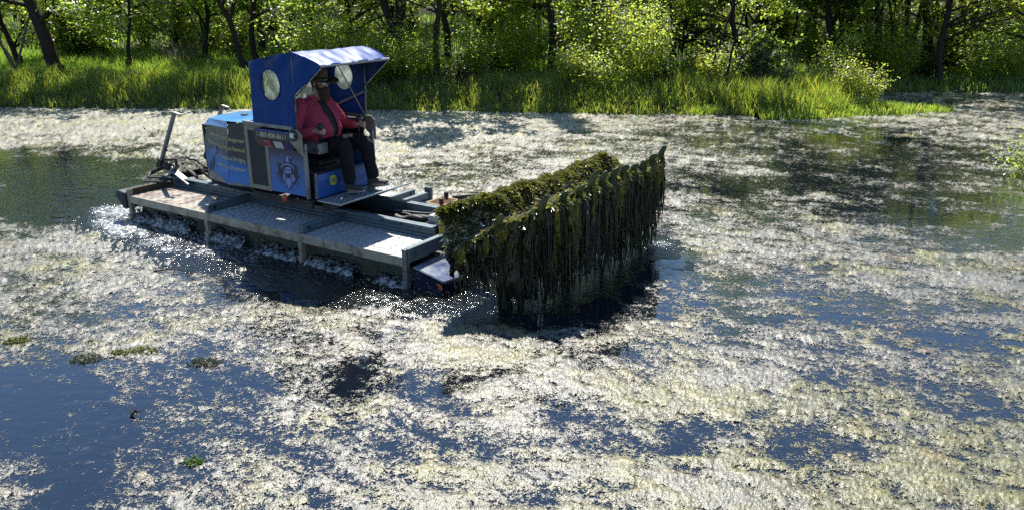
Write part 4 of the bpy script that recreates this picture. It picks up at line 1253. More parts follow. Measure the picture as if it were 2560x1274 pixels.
# --- stern: lift links, hoses and the two upright stabiliser poles
for s, yb, lean in ((-1, -.20, .0), (1, .62, .0)):
    m = MB().beam((-2.88, yb, .60), (-2.40, yb + .0, 1.37), .045, .055, (0, 1, 0))
    pole = m.build("stabiliser_pole", GALV, H, .006)
    MB().beam((-2.41, yb, 1.385), (-2.26, yb, 1.36), .05, .022, (0, 0, 1)).build("pole_handle", EDGE, pole, .004)
    MB().box((-2.62, yb - .01, 1.09), (-2.57, yb + .01, 1.11)).box((-2.73, yb - .01, .80), (-2.68, yb + .01, .82)).build("pole_pins", RUST, pole)
    MB().beam((-2.93, yb, .52), (-2.85, yb, .66), .075, .08, (0, 1, 0)).build("pole_socket", RUST, pole, .006)
    m = MB().beam((-2.85, yb, .655), (-2.42, yb - .06, .72), .025, .03).beam((-2.85, yb, .585), (-2.45, yb - .06, .60), .025, .03).beam((-2.42, yb - .06, .735), (-2.43, yb - .06, .58), .03, .03).beam((-2.44, yb - .06, .59), (-2.60, yb - .06, .50), .03, .03)
    m.build("pole_bracket", RUST, H, .004)
m = MB()
m.beam((-2.55, -.33, .40), (-2.42, -.30, .62), .10, .05).beam((-2.50, -.30, .58), (-1.95, -.40, .44), .10, .03, (0, 0, 1)).beam((-2.6, -.42, .42), (-2.35, -.25, .44), .12, .12)
m.build("lift_link", GALV, H, .006)
m = MB().beam((-2.45, .2, .50), (-1.66, .0, .66), .035, .05).beam((-2.4, .1, .50), (-1.7, -.2, .50), .03, .05).beam((-2.4, -.1, .54), (-1.75, -.26, .42), .05, .04).beam((-2.45, -.3, .47), (-2.45, .9, .47), .08, .10).beam((-2.4, .4, .46), (-1.8, .3, .46), .05, .06)
m.build("stern_frame", RUST, H, .004)
hose([(-2.30, -.45, .50), (-2.62, -.60, .50), (-2.78, -.45, .52), (-2.66, -.25, .62), (-2.5, -.25, .62)], .014, 0, "hydraulic_hose", RUB)
hose([(-2.25, -.50, .46), (-2.6, -.70, .46), (-2.80, -.52, .47), (-2.7, -.3, .56), (-2.45, -.2, .60)], .012, 0, "hydraulic_hose", RUB)
hose([(-2.45, -.15, .62), (-2.55, .0, .70), (-2.4, .1, .62), (-2.0, .0, .55), (-1.7, -.1, .52)], .015, .012, "hydraulic_hose", RUB)
hose([(-2.4, .05, .58), (-2.1, -.15, .64), (-1.8, -.12, .56), (-1.66, -.2, .50)], .012, .014, "hydraulic_hose", RUB)
MB().lathe([(.05, 0), (.06, .03), (.06, .10), (.04, .13)], (-2.55, -.28, .60), (.4, -.6, .3), 12).tube([(-2.56, -.26, .60), (-2.60, -.12, .58)], .035, 10).build("hydraulic_motor", DARK, H, smooth=True)
MB().prism([(-2.45, -1.10, .40), (-2.62, -1.10, .42), (-2.66, -1.10, .34), (-2.52, -1.10, .17), (-2.45, -1.10, .17)], (0, .55, 0)).build("stern_roller", mat("blue black rubber", (.012, .016, .024), .45), H, .015)

# ================================================================== THE OPERATOR
def loft(rings, n=16):
    """rings: (centre, u axis, v axis, ru, rv) -> closed tube"""
    vs = []; fs = []
    for c, u, v, ru, rv in rings:
        c = Vector(c); u = Vector(u); v = Vector(v)
        for k in range(n):
            a = 2 * math.pi * k / n
            vs.append(c + u * math.cos(a) * ru + v * math.sin(a) * rv)
    for i in range(len(rings) - 1):
        for k in range(n):
            k2 = (k + 1) % n
            fs.append((i * n + k, i * n + k2, (i + 1) * n + k2, (i + 1) * n + k))
    fs.append(tuple(range(n - 1, -1, -1))); fs.append(tuple((len(rings) - 1) * n + k for k in range(n)))
    return vs, fs
def limb_rings(pts, rad, flat=1.0, sub=4):
    """smooth limb through joints"""
    P = [Vector(p) for p in pts]; out = []
    Q = []; Rr = []
    for i in range(len(P) - 1):
        p0 = P[max(i - 1, 0)]; p1 = P[i]; p2 = P[i + 1]; p3 = P[min(i + 2, len(P) - 1)]
        for k in range(sub):
            t = k / sub
            q = .5 * ((2 * p1) + (p2 - p0) * t + (2 * p0 - 5 * p1 + 4 * p2 - p3) * t * t + (3 * p1 - p0 - 3 * p2 + p3) * t ** 3)
            Q.append(q); Rr.append(rad[i] * (1 - t) + rad[i + 1] * t)
    Q.append(P[-1]); Rr.append(rad[-1])
    ref = None
    for i, q in enumerate(Q):
        d = (Q[min(i + 1, len(Q) - 1)] - Q[max(i - 1, 0)]).normalized()
        if ref is None: ref = d.orthogonal()
        ref = (ref - d * ref.dot(d)).normalized()
        out.append((q, ref, d.cross(ref), Rr[i], Rr[i] * flat))
    return out
def fuse(parts, name, m, parent, voxel, smooth_it=6, factor=.5):
    mb = MB()
    for vs, fs in parts: mb.add(vs, fs)
    o = mb.build(name, m, parent)
    r = o.modifiers.new("r", 'REMESH'); r.mode = 'VOXEL'; r.voxel_size = voxel; r.use_smooth_shade = True
    s = o.modifiers.new("s", 'SMOOTH'); s.iterations = smooth_it; s.factor = factor
    bake(o)
    o.data.materials.clear(); o.data.materials.append(m)
    o.data.polygons.foreach_set("use_smooth", np.ones(len(o.data.polygons), bool))
    return o
def verts(o):
    a = np.zeros(len(o.data.vertices) * 3, np.float32); o.data.vertices.foreach_get("co", a); return a.reshape(-1, 3)
def norms(o):
    a = np.zeros(len(o.data.vertices) * 3, np.float32); o.data.vertices.foreach_get("normal", a); return a.reshape(-1, 3)
def setv(o, a):
    o.data.vertices.foreach_set("co", a.astype(np.float32).ravel()); o.data.update()
X_, Y_, Z_ = (1, 0, 0), (0, 1, 0), (0, 0, 1)
SKIN = mat("skin", (.52, .29, .21), .5, 0, var=.12, scale=20, bump=.15, bscale=120)
SHIRT = mat("red shirt cloth", (.47, .055, .10), .8, 0, var=.15, scale=30, bump=.25, bscale=25, spec=.3)
TEE = mat("dark grey tee", (.022, .025, .026), .85, 0, var=.2)
PANT = mat("black trousers cloth", (.010, .010, .012), .85, 0, var=.3, scale=12, bump=.3, bscale=20, spec=.25)
STRAW = mat("brown straw", (.16, .105, .055), .8, 0, var=.35, scale=70, bump=.6, bscale=140)
HAIR = mat("brown beard hair", (.075, .040, .022), .75, 0, var=.5, scale=60, bump=1.0, bscale=90)
SHOE = mat("olive grey shoe", (.055, .06, .05), .7, 0, var=.4, scale=25, bump=.4, bscale=50)
SOLE = mat("pale shoe sole", (.30, .30, .28), .6, 0, var=.2)
LENS = mat("mirror lens", (.55, .65, .75), .06, .9, var=.3, scale=30)

CY = .06                                    # middle of the seat
PER = thing("person", "bearded person in red shirt and straw hat driving from the canopied seat", "person", tuple(to_world((.16, CY, .93))), HD)
PIV = Vector((.16, CY, .93))
def L3(p): return Vector(p) - PIV
def rings_l(rs): return [(L3(c), u, v, a, b) for c, u, v, a, b in rs]
torso = [((.12, CY, 1.03), X_, Y_, .14, .19), ((.13, CY, 1.13), X_, Y_, .18, .215), ((.17, CY, 1.24), X_, Y_, .22, .235), ((.205, CY, 1.36), X_, Y_, .235, .245),
         ((.18, CY, 1.49), X_, Y_, .21, .24), ((.13, CY, 1.60), X_, Y_, .165, .235), ((.11, CY, 1.68), X_, Y_, .12, .21), ((.125, CY, 1.735), X_, Y_, .085, .13), ((.15, CY, 1.79), X_, Y_, .066, .07)]
sh_r, el_r, wr_r = (.10, CY - .235, 1.645), (.17, CY - .39, 1.36), (.43, CY - .315, 1.395)
sh_l, el_l, wr_l = (.10, CY + .235, 1.645), (.26, CY + .385, 1.39), (.52, CY + .345, 1.40)
hip_r, kn_r, an_r = (.17, CY - .12, 1.10), (.70, CY - .13, 1.215), (.745, CY - .10, .74)
hip_l, kn_l, an_l = (.17, CY + .12, 1.10), (.74, CY + .20, 1.20), (.835, CY + .225, .76)
HC = Vector((.245, CY, 1.925))
# head: slightly turned to the camera side
hp = [((.20, CY, 1.745), .060, .062), ((.235, CY, 1.80), .075, .066), ((.245, CY, 1.85), .093, .074), ((.247, CY, 1.90), .100, .079), ((.243, CY, 1.95), .102, .081), ((.238, CY, 2.00), .094, .078), ((.232, CY, 2.035), .072, .062), ((.228, CY, 2.055), .035, .03)]
head = loft([(L3(c), X_, Y_, a, b) for c, a, b in hp], 20)
neck = loft(rings_l([((.14, CY, 1.70), X_, Y_, .075, .08), ((.18, CY, 1.77), X_, Y_, .066, .068), ((.215, CY, 1.84), X_, Y_, .06, .062)]))
def ell(c, r, n=10):
    rings = []
    for i in range(1, n):
        t = math.pi * i / n
        rings.append((L3(c) + Vector((0, 0, -math.cos(t) * r[2])), X_, Y_, math.sin(t) * r[0] + 1e-4, math.sin(t) * r[1] + 1e-4))
    return loft(rings, 12)
nose = loft(rings_l([((.338, CY, 1.955), X_, Y_, .010, .010), ((.352, CY, 1.93), X_, Y_, .014, .013), ((.362, CY, 1.905), X_, Y_, .018, .019), ((.352, CY, 1.892), X_, Y_, .014, .018)]), 10)
ears = [ell((.235, CY + s * .084, 1.925), (.024, .013, .034)) for s in (-1, 1)]
brow = ell((.327, CY, 1.965), (.022, .055, .014)); lips = ell((.335, CY, 1.868), (.014, .026, .008)); cheek = [ell((.308, CY + s * .045, 1.91), (.03, .026, .026)) for s in (-1, 1)]
def hand(wr, s, tilt=0.0):
    """hand round a stick: palm, four curled fingers of unequal length, thumb off the side of the palm"""
    w = Vector(wr); parts = []
    fwd = Vector((1, .0, tilt)).normalized(); up = Vector((0, 0, 1)); side = Vector((0, 1, 0))
    palm = [(L3(w), up, side, .030, .022), (L3(w + fwd * .03), up, side, .036, .022), (L3(w + fwd * .07), up, side, .044, .019), (L3(w + fwd * .095), up, side, .042, .016)]
    parts.append(loft(palm, 12))
    for k, (dz, ln) in enumerate(((.030, .92), (.010, 1.0), (-.010, .95), (-.029, .76))):
        a = w + fwd * .088 + up * dz
        b = a + fwd * .038 * ln + side * (s * .004)
        c = b + fwd * .010 * ln - side * s * -.028 * ln - up * .004
        d = c - fwd * .024 * ln - side * s * -.014 * ln
        parts.append(loft(limb_rings([L3(a), L3(b), L3(c), L3(d)], [.0105, .0098, .009, .0075], sub=3), 8))
    a = w + fwd * .03 + up * .026 + side * s * .008
    b = a + fwd * .03 + up * .022 + side * s * .022
    c = b + fwd * .032 + up * .004 + side * s * .014
    parts.append(loft(limb_rings([L3(a), L3(b), L3(c)], [.014, .012, .009], sub=3), 8))
    return parts
arm_r = loft(limb_rings([L3(sh_r), L3(el_r), L3(wr_r)], [.062, .050, .030]), 12)
arm_l = loft(limb_rings([L3(sh_l), L3(el_l), L3(wr_l)], [.062, .050, .030]), 12)
leg_r = loft(limb_rings([L3(hip_r), L3(kn_r), L3(an_r), L3((an_r[0] + .01, an_r[1], .66))], [.075, .052, .036, .034]), 14)
leg_l = loft(limb_rings([L3(hip_l), L3(kn_l), L3(an_l), L3((an_l[0] + .01, an_l[1], .68))], [.075, .052, .036, .034]), 14)
feet = [loft(limb_rings([L3((an[0] - .03, an[1], z + .035)), L3((an[0] + .10, an[1] - .005, z + .045)), L3((an[0] + .19, an[1] - .01, z + .05))], [.036, .038, .022], sub=3), 10) for an, z in ((an_r, .625), (an_l, .645))]
body = fuse([loft(rings_l(torso), 24), head, neck, nose, brow, lips, arm_r, arm_l, leg_r, leg_l] + ears + cheek + feet + hand(wr_r, 1) + hand(wr_l, -1), "body", SKIN, PER, .0062, 4)

def wrinkle(o, amp, sc, seed):
    a = verts(o); n = norms(o)
    w = fbm(a[:, 0] * sc + a[:, 1] * 3, a[:, 2] * sc * 1.4 + a[:, 1] * sc, 3, seed)
    w2 = fbm(a[:, 0] * sc * 2.5, a[:, 2] * sc * 2.0 - a[:, 1] * sc * 2, 2, seed + 3)
    setv(o, a + n * ((w * .7 + (.5 - np.abs(w2)) * .5) * amp)[:, None])
# shirt: body of cloth hanging over the belly, sleeves to the wrist, open down the front
big = [(c, u, v, a + .018, b + .02) for c, u, v, a, b in torso[1:-1]]
big[-1] = ((.125, CY, 1.735), X_, Y_, .095, .135)
hem = [((.15, CY, 1.135), X_, Y_, .225, .25)]
sl_r = loft(limb_rings([L3((.10, CY - .19, 1.67)), L3(sh_r), L3(el_r), L3((wr_r[0] - .03, wr_r[1], wr_r[2]))], [.075, .088, .070, .047]), 14)
sl_l = loft(limb_rings([L3((.10, CY + .19, 1.67)), L3(sh_l), L3(el_l), L3((wr_l[0] - .03, wr_l[1], wr_l[2]))], [.075, .088, .070, .047]), 14)
collar = loft(rings_l([((.125, CY, 1.715), X_, Y_, .105, .125), ((.15, CY, 1.765), X_, Y_, .095, .10), ((.165, CY, 1.795), X_, Y_, .088, .09)]), 18)
shirt = fuse([loft(rings_l(hem + big), 24), sl_r, sl_l, collar], "shirt", SHIRT, PER, .011, 4)
wrinkle(shirt, .014, 9, 501)
bm = bmesh.new(); bm.from_mesh(shirt.data)
def open_w(z):   # half width of the open front at height z
    return float(np.interp(z, [1.20, 1.30, 1.45, 1.60, 1.70, 1.80], [.0, .035, .055, .068, .062, .07]))
dead = []
for f in bm.faces:
    c = f.calc_center_median() + PIV
    if c.x > .17 and c.z > 1.2 and abs(c.y - CY - .01) < open_w(c.z): dead.append(f)
    elif c.z > 1.775: dead.append(f)
bmesh.ops.delete(bm, geom=dead, context='FACES'); bm.to_mesh(shirt.data); bm.free()
sd = shirt.modifiers.new("thick", 'SOLIDIFY'); sd.thickness = .006; sd.offset = 1
tee = fuse([loft(rings_l([(c, u, v, a + .006, b - .01) for c, u, v, a, b in torso[1:-1]]), 24)], "undershirt", TEE, PER, .012, 3)
trous = fuse([loft(rings_l([((.09, CY, 1.0), X_, Y_, .13, .19), ((.12, CY, 1.08), X_, Y_, .19, .225), ((.13, CY, 1.17), X_, Y_, .19, .225), ((.14, CY, 1.21), X_, Y_, .16, .20)]), 20)] +
             [loft(limb_rings([L3(h), L3(((h[0] + k[0]) / 2, (h[1] + k[1]) / 2, (h[2] + k[2]) / 2 + .012)), L3(k), L3(((k[0] + a[0]) / 2 + .01, (k[1] + a[1]) / 2, (k[2] + a[2]) / 2)), L3(a)], [.125, .112, .092, .082, .072]), 16) for h, k, a in ((hip_r, kn_r, an_r), (hip_l, kn_l, an_l))], "trousers", PANT, PER, .011, 4)
wrinkle(trous, .018, 8, 521)
for an, z, yaw in ((an_r, .615, -.05), (an_l, .635, .06)):
    pit = .22
    def fp_(x, y, zz):
        return L3((an[0] + x * math.cos(yaw) - y * math.sin(yaw), an[1] + x * math.sin(yaw) + y * math.cos(yaw), z + zz + x * pit))
    rs = []
    for x, w, h, b in ((-.075, .028, .05, .03), (-.055, .038, .065, .018), (.0, .042, .06, .016), (.06, .045, .046, .016), (.13, .051, .036, .016), (.19, .047, .028, .017), (.225, .030, .020, .022)):
        rs.append((fp_(x, 0, b + h), Vector((0, 1, 0)), Vector((0, 0, 1)), w, h))
    cuffr = [(fp_(-.015, 0, .06), X_, Y_, .052, .042), (fp_(-.015, 0, .11), X_, Y_, .05, .044), (fp_(-.02, 0, .15), X_, Y_, .05, .045)]
    sh = fuse([loft(rs, 14), loft(cuffr, 14)], "shoe", SHOE, PER, .007, 3)
    sol = [(fp_(x, 0, .006), Vector((0, 1, 0)), Vector((0, 0, 1)), w, .013) for x, w in ((-.082, .026), (-.06, .042), (0, .045), (.06, .047), (.13, .055), (.195, .05), (.238, .030))]
    m = MB(); vs, fs = loft(sol, 14); m.add(vs, fs); m.build("shoe_sole", SOLE, sh, smooth=True)
    m = MB()
    for k in range(4): m.tube([fp_(.02 + k * .022, -.022, .118 - k * .016), fp_(.03 + k * .022, .022, .118 - k * .016)], .004, 5)
    m.build("laces", SOLE, sh)
# hat
q = random.Random(3)
m = MB()
prof = [(.102, -.012), (.104, .02), (.102, .06), (.096, .10), (.080, .128), (.048, .138), (.01, .132)]
n = 28; vs = []; fs = []
for i, (r, h) in enumerate(prof):
    for k in range(n):
        a = 2 * math.pi * k / n
        vs.append((.238 + r * 1.10 * math.cos(a) + h * .04, CY + r * .93 * math.sin(a), 1.99 + h - (.012 if i >= 5 and abs(math.sin(a)) < .4 else 0)))
for i in range(len(prof) - 1):
    for k in range(n): fs.append((i * n + k, i * n + (k + 1) % n, (i + 1) * n + (k + 1) % n, (i + 1) * n + k))
fs.append(tuple((len(prof) - 1) * n + k for k in range(n)))
o = len(vs)
br = [(.104, -.012), (.15, -.018), (.195, -.026), (.222, -.022)]
for i, (r, h) in enumerate(br):
    for k in range(n):
        a = 2 * math.pi * k / n
        vs.append((.238 + r * 1.16 * math.cos(a), CY + r * 1.0 * math.sin(a), 1.99 + h - .020 * math.cos(a) * (r / .2) + (.022 * (math.sin(a) ** 2) * (r - .1) / .1) + q.gauss(0, .002)))
for i in range(len(br) - 1):
    for k in range(n): fs.append((o + i * n + k, o + i * n + (k + 1) % n, o + (i + 1) * n + (k + 1) % n, o + (i + 1) * n + k))
hat = MB().add([L3(v) for v in vs], fs).build("hat", STRAW, PER, smooth=True)
sd = hat.modifiers.new("thick", 'SOLIDIFY'); sd.thickness = .004
bd = MB(); ring = [L3((.239 + .107 * 1.10 * math.cos(a), CY + .107 * .93 * math.sin(a), 2.002)) for a in np.linspace(0, 2 * math.pi, 29)]
bd.tube(ring, .009, 5); bd.build("hat_band", mat("dark hat band", (.03, .02, .012), .7), hat)
em = [L3((.238 + .1035 * 1.12 * math.cos(a0), CY + .1035 * .95 * math.sin(a0), 2.055 + dz)) for a0, dz in ((-.62, .016), (-.74, .020), (-.84, .006), (-.84, -.010), (-.74, -.020), (-.62, -.014))]
MB().tube(em, .005, 5).build("hat_emblem", MATS["dark hat band"], hat)
MB().tube([L3((.225, CY - .088, 1.965)), L3((.232, CY - .094, 1.90)), L3((.25, CY - .084, 1.835)), L3((.285, CY - .05, 1.78)), L3((.30, CY, 1.765)), L3((.285, CY + .05, 1.78)), L3((.232, CY + .09, 1.90)), L3((.225, CY + .088, 1.965))], .0035, 5).build("chin_cord", mat("pale cord", (.5, .48, .42), .7), hat)
# sunglasses
g = MB()
for s in (-1, 1):
    g.tube([L3((.34, CY + s * .068, 1.952)), L3((.29, CY + s * .086, 1.952)), L3((.225, CY + s * .090, 1.948))], .004, 5)
g.tube([L3((.347, CY - .066, 1.958)), L3((.358, CY - .03, 1.962)), L3((.361, CY, 1.958)), L3((.358, CY + .03, 1.962)), L3((.347, CY + .066, 1.958))], .0045, 6)
gl = g.build("sunglasses", DARK, PER, smooth=True)
for s in (-1, 1):
    pts = [(.0, .0)]
    ring = []
    for k in range(14):
        a = 2 * math.pi * k / 14
        yy = CY + s * (.036 + .030 * math.cos(a)); zz = 1.944 + .020 * math.sin(a)
        ring.append(L3((.361 - .35 * (yy - CY) ** 2 / .06 * .6, yy, zz)))
    me = MB().prism(ring, (.003, 0, 0)).build("lens", LENS, gl)
# beard and hair: shaped masses with strand relief
bp = loft(rings_l([((.345, CY, 1.885), X_, Y_, .016, .040), ((.315, CY, 1.865), X_, Y_, .058, .076), ((.305, CY, 1.83), X_, Y_, .072, .078), ((.305, CY, 1.79), X_, Y_, .068, .070), ((.31, CY, 1.75), X_, Y_, .056, .062), ((.312, CY, 1.715), X_, Y_, .042, .046), ((.312, CY, 1.69), X_, Y_, .018, .02)]), 18)
side = [loft(rings_l([((.245, CY + s * .074, 1.955), X_, Y_, .016, .010), ((.262, CY + s * .074, 1.90), X_, Y_, .030, .016), ((.285, CY + s * .058, 1.85), X_, Y_, .040, .026)]), 10) for s in (-1, 1)]
must = [loft(limb_rings([L3((.352, CY, 1.884)), L3((.346, CY + s * .03, 1.878)), L3((.325, CY + s * .055, 1.858))], [.012, .013, .008], sub=3), 8) for s in (-1, 1)]
beard = fuse([bp] + side + must, "beard", HAIR, PER, .006, 2)
a = verts(beard); nn_ = norms(beard)
st = np.sin(np.arctan2(a[:, 1], a[:, 0] - .09) * 55 + fbm(a[:, 1] * 30, a[:, 2] * 12, 2, 601) * 4)
setv(beard, a + nn_ * (.004 * st + .004 * fbm(a[:, 1] * 40, a[:, 2] * 25, 2, 603))[:, None])
hr = fuse([loft(rings_l([((.20, CY, 1.86), X_, Y_, .062, .072), ((.20, CY, 1.92), X_, Y_, .078, .088), ((.205, CY, 1.98), X_, Y_, .085, .09)]), 16)], "hair", HAIR, PER, .008, 2)

# ================================================================== THE LIFTED WEED
W0 = np.array([3.65, .38, 0.0])
WL = thing("weed_load", "dripping heap of dark green pond weed piled on the lifted front rake", "pond weed", tuple(to_world(W0)), HD)
q = np.random.default_rng(77)
def weed_mat(name, c1, c2, trn, rough=.32, spec=.5, sc=7):
    m = bpy.data.materials.new(name); n, l = nodes_of(m); n.remove(n["Principled BSDF"])
    tc = n.new("ShaderNodeTexCoord"); nz = n.new("ShaderNodeTexNoise"); nz.inputs["Scale"].default_value = sc; nz.inputs["Detail"].default_value = 6; nz.inputs["Roughness"].default_value = .65
    mp = n.new("ShaderNodeMapping"); mp.inputs["Scale"].default_value = (1, 1, .35); l.new(tc.outputs["Object"], mp.inputs[0]); l.new(mp.outputs[0], nz.inputs["Vector"])
    cr = n.new("ShaderNodeValToRGB"); cr.color_ramp.elements[0].position = .36; cr.color_ramp.elements[0].color = (*c1, 1); cr.color_ramp.elements[1].position = .68; cr.color_ramp.elements[1].color = (*c2, 1)
    l.new(nz.outputs["Fac"], cr.inputs[0])
    p = n.new("ShaderNodeBsdfPrincipled"); p.inputs["Roughness"].default_value = rough; p.inputs["Specular IOR Level"].default_value = spec; l.new(cr.outputs[0], p.inputs["Base Color"])
    nb = n.new("ShaderNodeTexNoise"); nb.inputs["Scale"].default_value = 70; nb.inputs["Detail"].default_value = 3; l.new(mp.outputs[0], nb.inputs["Vector"])
    b = n.new("ShaderNodeBump"); b.inputs["Strength"].default_value = .8; b.inputs["Distance"].default_value = .01; l.new(nb.outputs["Fac"], b.inputs["Height"]); l.new(b.outputs[0], p.inputs["Normal"])
    t = n.new("ShaderNodeBsdfTranslucent"); mu = n.new("ShaderNodeMix"); mu.data_type = 'RGBA'; mu.blend_type = 'MULTIPLY'; mu.inputs["Factor"].default_value = 1
    l.new(cr.outputs[0], mu.inputs["A"]); mu.inputs["B"].default_value = (*trn, 1); l.new(mu.outputs["Result"], t.inputs[0])
    a = n.new("ShaderNodeMixShader"); a.inputs[0].default_value = .35; l.new(p.outputs[0], a.inputs[1]); l.new(t.outputs[0], a.inputs[2])
    l.new(a.outputs[0], n["Material Output"].inputs["Surface"]); MATS[name] = m
    return m
W_DARK = weed_mat("dark wet weed", (.006, .009, .004), (.030, .034, .012), (1.5, 1.8, .6))
W_OLIVE = weed_mat("olive algae sheet", (.030, .038, .010), (.10, .11, .028), (3.0, 3.2, .8))
W_YEL = weed_mat("yellow green algae", (.10, .10, .010), (.27, .23, .02), (3.5, 3.2, .5))
W_TOP = weed_mat("matted weed top", (.07, .068, .028), (.28, .26, .11), (1.5, 1.6, .5), .28, .6, 16)
WATERD = bpy.data.materials.new("dripping water"); n, l = nodes_of(WATERD)
n["Principled BSDF"].inputs["Base Color"].default_value = (.16, .17, .17, 1); n["Principled BSDF"].inputs["Roughness"].default_value = .08

TSP = 2.85 / 11
def lip(y):
    """front edge of the load: (x, z) for a place across the rake"""
    x = np.interp(y, [-1.18, -1.05, -.85, -.6, 0, 1.95], [3.25, 3.42, 3.72, 3.98, 4.04, 4.05])
    z = np.interp(y, [-1.18, -1.05, -.9, -.6, 0, 1.2, 1.95], [.66, .78, .96, 1.11, 1.13, 1.12, 1.13])
    z = z + .055 * fbm(np.asarray(y, float) * 2.6, np.asarray(y, float) * 0 + 7.7, 3, 733) * np.interp(y, [-1.1, -.6, 1.8, 1.95], [.2, 1, 1, .3])
    fr = ((np.asarray(y, float) + .95) / TSP) % 1.0          # sags between the tines
    z = z - .085 * np.sin(np.pi * fr) * np.interp(y, [-1.0, -.8, 1.9, 1.95], [0, 1, 1, 0])
    return x, z
def ridge(y):
    x = np.interp(y, [-1.18, -.6, 2.0], [3.02, 3.25, 3.32])
    z = np.interp(y, [-1.18, -.9, .2, 1.2, 1.9, 2.02], [.93, .96, .93, .95, .95, .80])
    return x, z
# trough: from the back ridge down and up to the front lip
NU, NV = 60, 210
yv = np.linspace(-1.18, 1.97, NV)
U = np.linspace(0, 1, NU)
YY, UU = np.meshgrid(yv, U)
rx, rz = ridge(YY); lx, lz = lip(YY)
XX = rx + (lx - rx) * UU
base = rz * (1 - UU) + lz * UU
lum = fbm(XX * 6, YY * 6, 4, 701, gain=.6)
fine = fbm(XX * 24, YY * 24, 3, 705, gain=.7)
heap = .17 * np.exp(-((UU - .13) / .15) ** 2) * (.9 + .7 * fbm(YY * 2.5, YY * 0 + 3, 3, 711)) * sstep(1.99, 1.80, YY)
ZZ = base - .15 * np.sin(np.pi * np.clip(UU, 0, 1)) ** .8 + heap + .06 * lum + .035 * fine
ZZ[0] -= .25; ZZ[1] -= .1
V = np.stack([XX - W0[0] + .02 * fine, YY - W0[1], ZZ], -1).reshape(-1, 3)
ii = (np.arange(NU - 1)[:, None] * NV + np.arange(NV - 1)[None, :]).ravel()
F = np.stack([ii, ii + 1, ii + NV + 1, ii + NV], 1)
link("weed_heap", np_mesh("weed_heap", V, F), W_TOP, WL, smooth=True)
# fluffy fronds on the heap: many small curved leaflets
def fronds(n, ufun, seed, size, up=.5):
    q = np.random.default_rng(seed)
    y = q.uniform(-1.18, 1.97, n); u = ufun(q, n)
    rx, rz = ridge(y); lx, lz = lip(y)
    iu = np.clip((u * (NU - 1)).astype(int), 2, NU - 1); iv = np.clip(((y + 1.18) / 3.15 * (NV - 1)).astype(int), 0, NV - 1)
    z = ZZ[iu, iv]; x = rx + (lx - rx) * u
    P = np.stack([x - W0[0], y - W0[1], z - .005], 1)
    s = size * q.uniform(.5, 1.4, n)
    d = q.normal(size=(n, 3)) * np.array([1, 1, .45]) + np.array([0, 0, up]); d /= np.linalg.norm(d, axis=1)[:, None]
    w = np.cross(d, q.normal(size=(n, 3))); w /= np.linalg.norm(w, axis=1)[:, None]
    s = s[:, None]
    a = P; b = P + d * s * .5 + w * s * .10; c = P + d * s - np.array([0, 0, .35]) * s; e = P + d * s * .5 - w * s * .10
    V = np.stack([a, b, c, e], 1).reshape(-1, 3); o = np.arange(n) * 4
    return V, np.concatenate([np.stack([o, o + 1, o + 2], 1), np.stack([o, o + 2, o + 3], 1)], 0), np.repeat(np.stack([q.uniform(.5, 1.5, n)] * 3, 1) * np.array([1, 1, .9]), 4, 0)
FR = leaf_mat("weed frond", (.085, .095, .024), (.21, .23, .035), .45, .14, .3)
FRP = leaf_mat("pale tangled strand", (.27, .25, .13), (.30, .28, .10), .4, .25, .25)
V, F, c = fronds(26000, lambda q, n: np.abs(q.normal(.10, .10, n)).clip(0, .5), 801, .07); link("fronds", np_mesh("fronds", V, F, c), FR, WL, kind="stuff")
V, F, c = fronds(13000, lambda q, n: q.uniform(.28, .98, n), 802, .10, .15); link("tangled_strands", np_mesh("tangled_strands", V, F, c), FRP, WL, kind="stuff")

V, F, c = fronds(5200, lambda q, n: q.uniform(.90, 1.0, n), 803, .075, .1); link("fronds", np_mesh("fronds", V, F, c), FR, WL, kind="stuff")
# curtain: sheets of algae hanging from the lip, each its own piece
def drape(y0, w, ln, thick, mt, name, seed, off=0.0, tip=.15, top=0.0):
    r = np.random.default_rng(seed); nu, nv = 13, 20
    vs = []; fs = []; rag = r.normal(0, .10, nu)
    ph = r.uniform(0, 6); cx = r.normal(0, .03)
    for j in range(nv):
        t = j / (nv - 1)
        for i in range(nu):
            u = i / (nu - 1) * 2 - 1
            ww = w * ((1 - t) ** .6 * (1 - tip) + tip) * (1 + .22 * math.sin(t * 9 + ph))
            y = y0 + u * ww / 2 + cx * t * 2 + .010 * math.sin(t * 14 + ph)
            X, Z = lip(np.array([y0 + u * w * .3]))
            x = float(X[0]) + off + .018 * math.cos(u * 3 + ph) * (1 - t) + .03 * (1 - (1 - t) ** 3) * (1 - u * u) + .013 * math.sin(u * (9 + 4 * math.sin(ph)) + t * 2 + ph) * min(1, t * 4) + r.normal(0, .006)
            z = float(Z[0]) + top - .03 + .05 * (1 - (2 * t * 4 - 1) ** 2) * (t < .25) - t * ln * (1 + .05 * math.sin(u * 4 + ph) + rag[i]) - .03 * u * u * (t < .3)
            vs.append((x - W0[0], y - W0[1], z))
    for j in range(nv - 1):
        for i in range(nu - 1):
            fs.append((j * nu + i, j * nu + i + 1, (j + 1) * nu + i + 1, (j + 1) * nu + i))
    o = MB().add(vs, fs).build(name, mt, WL, smooth=True)
    sd = o.modifiers.new("thick", 'SOLIDIFY'); sd.thickness = thick; sd.offset = 0
    return o
yb = -1.16; k = 0
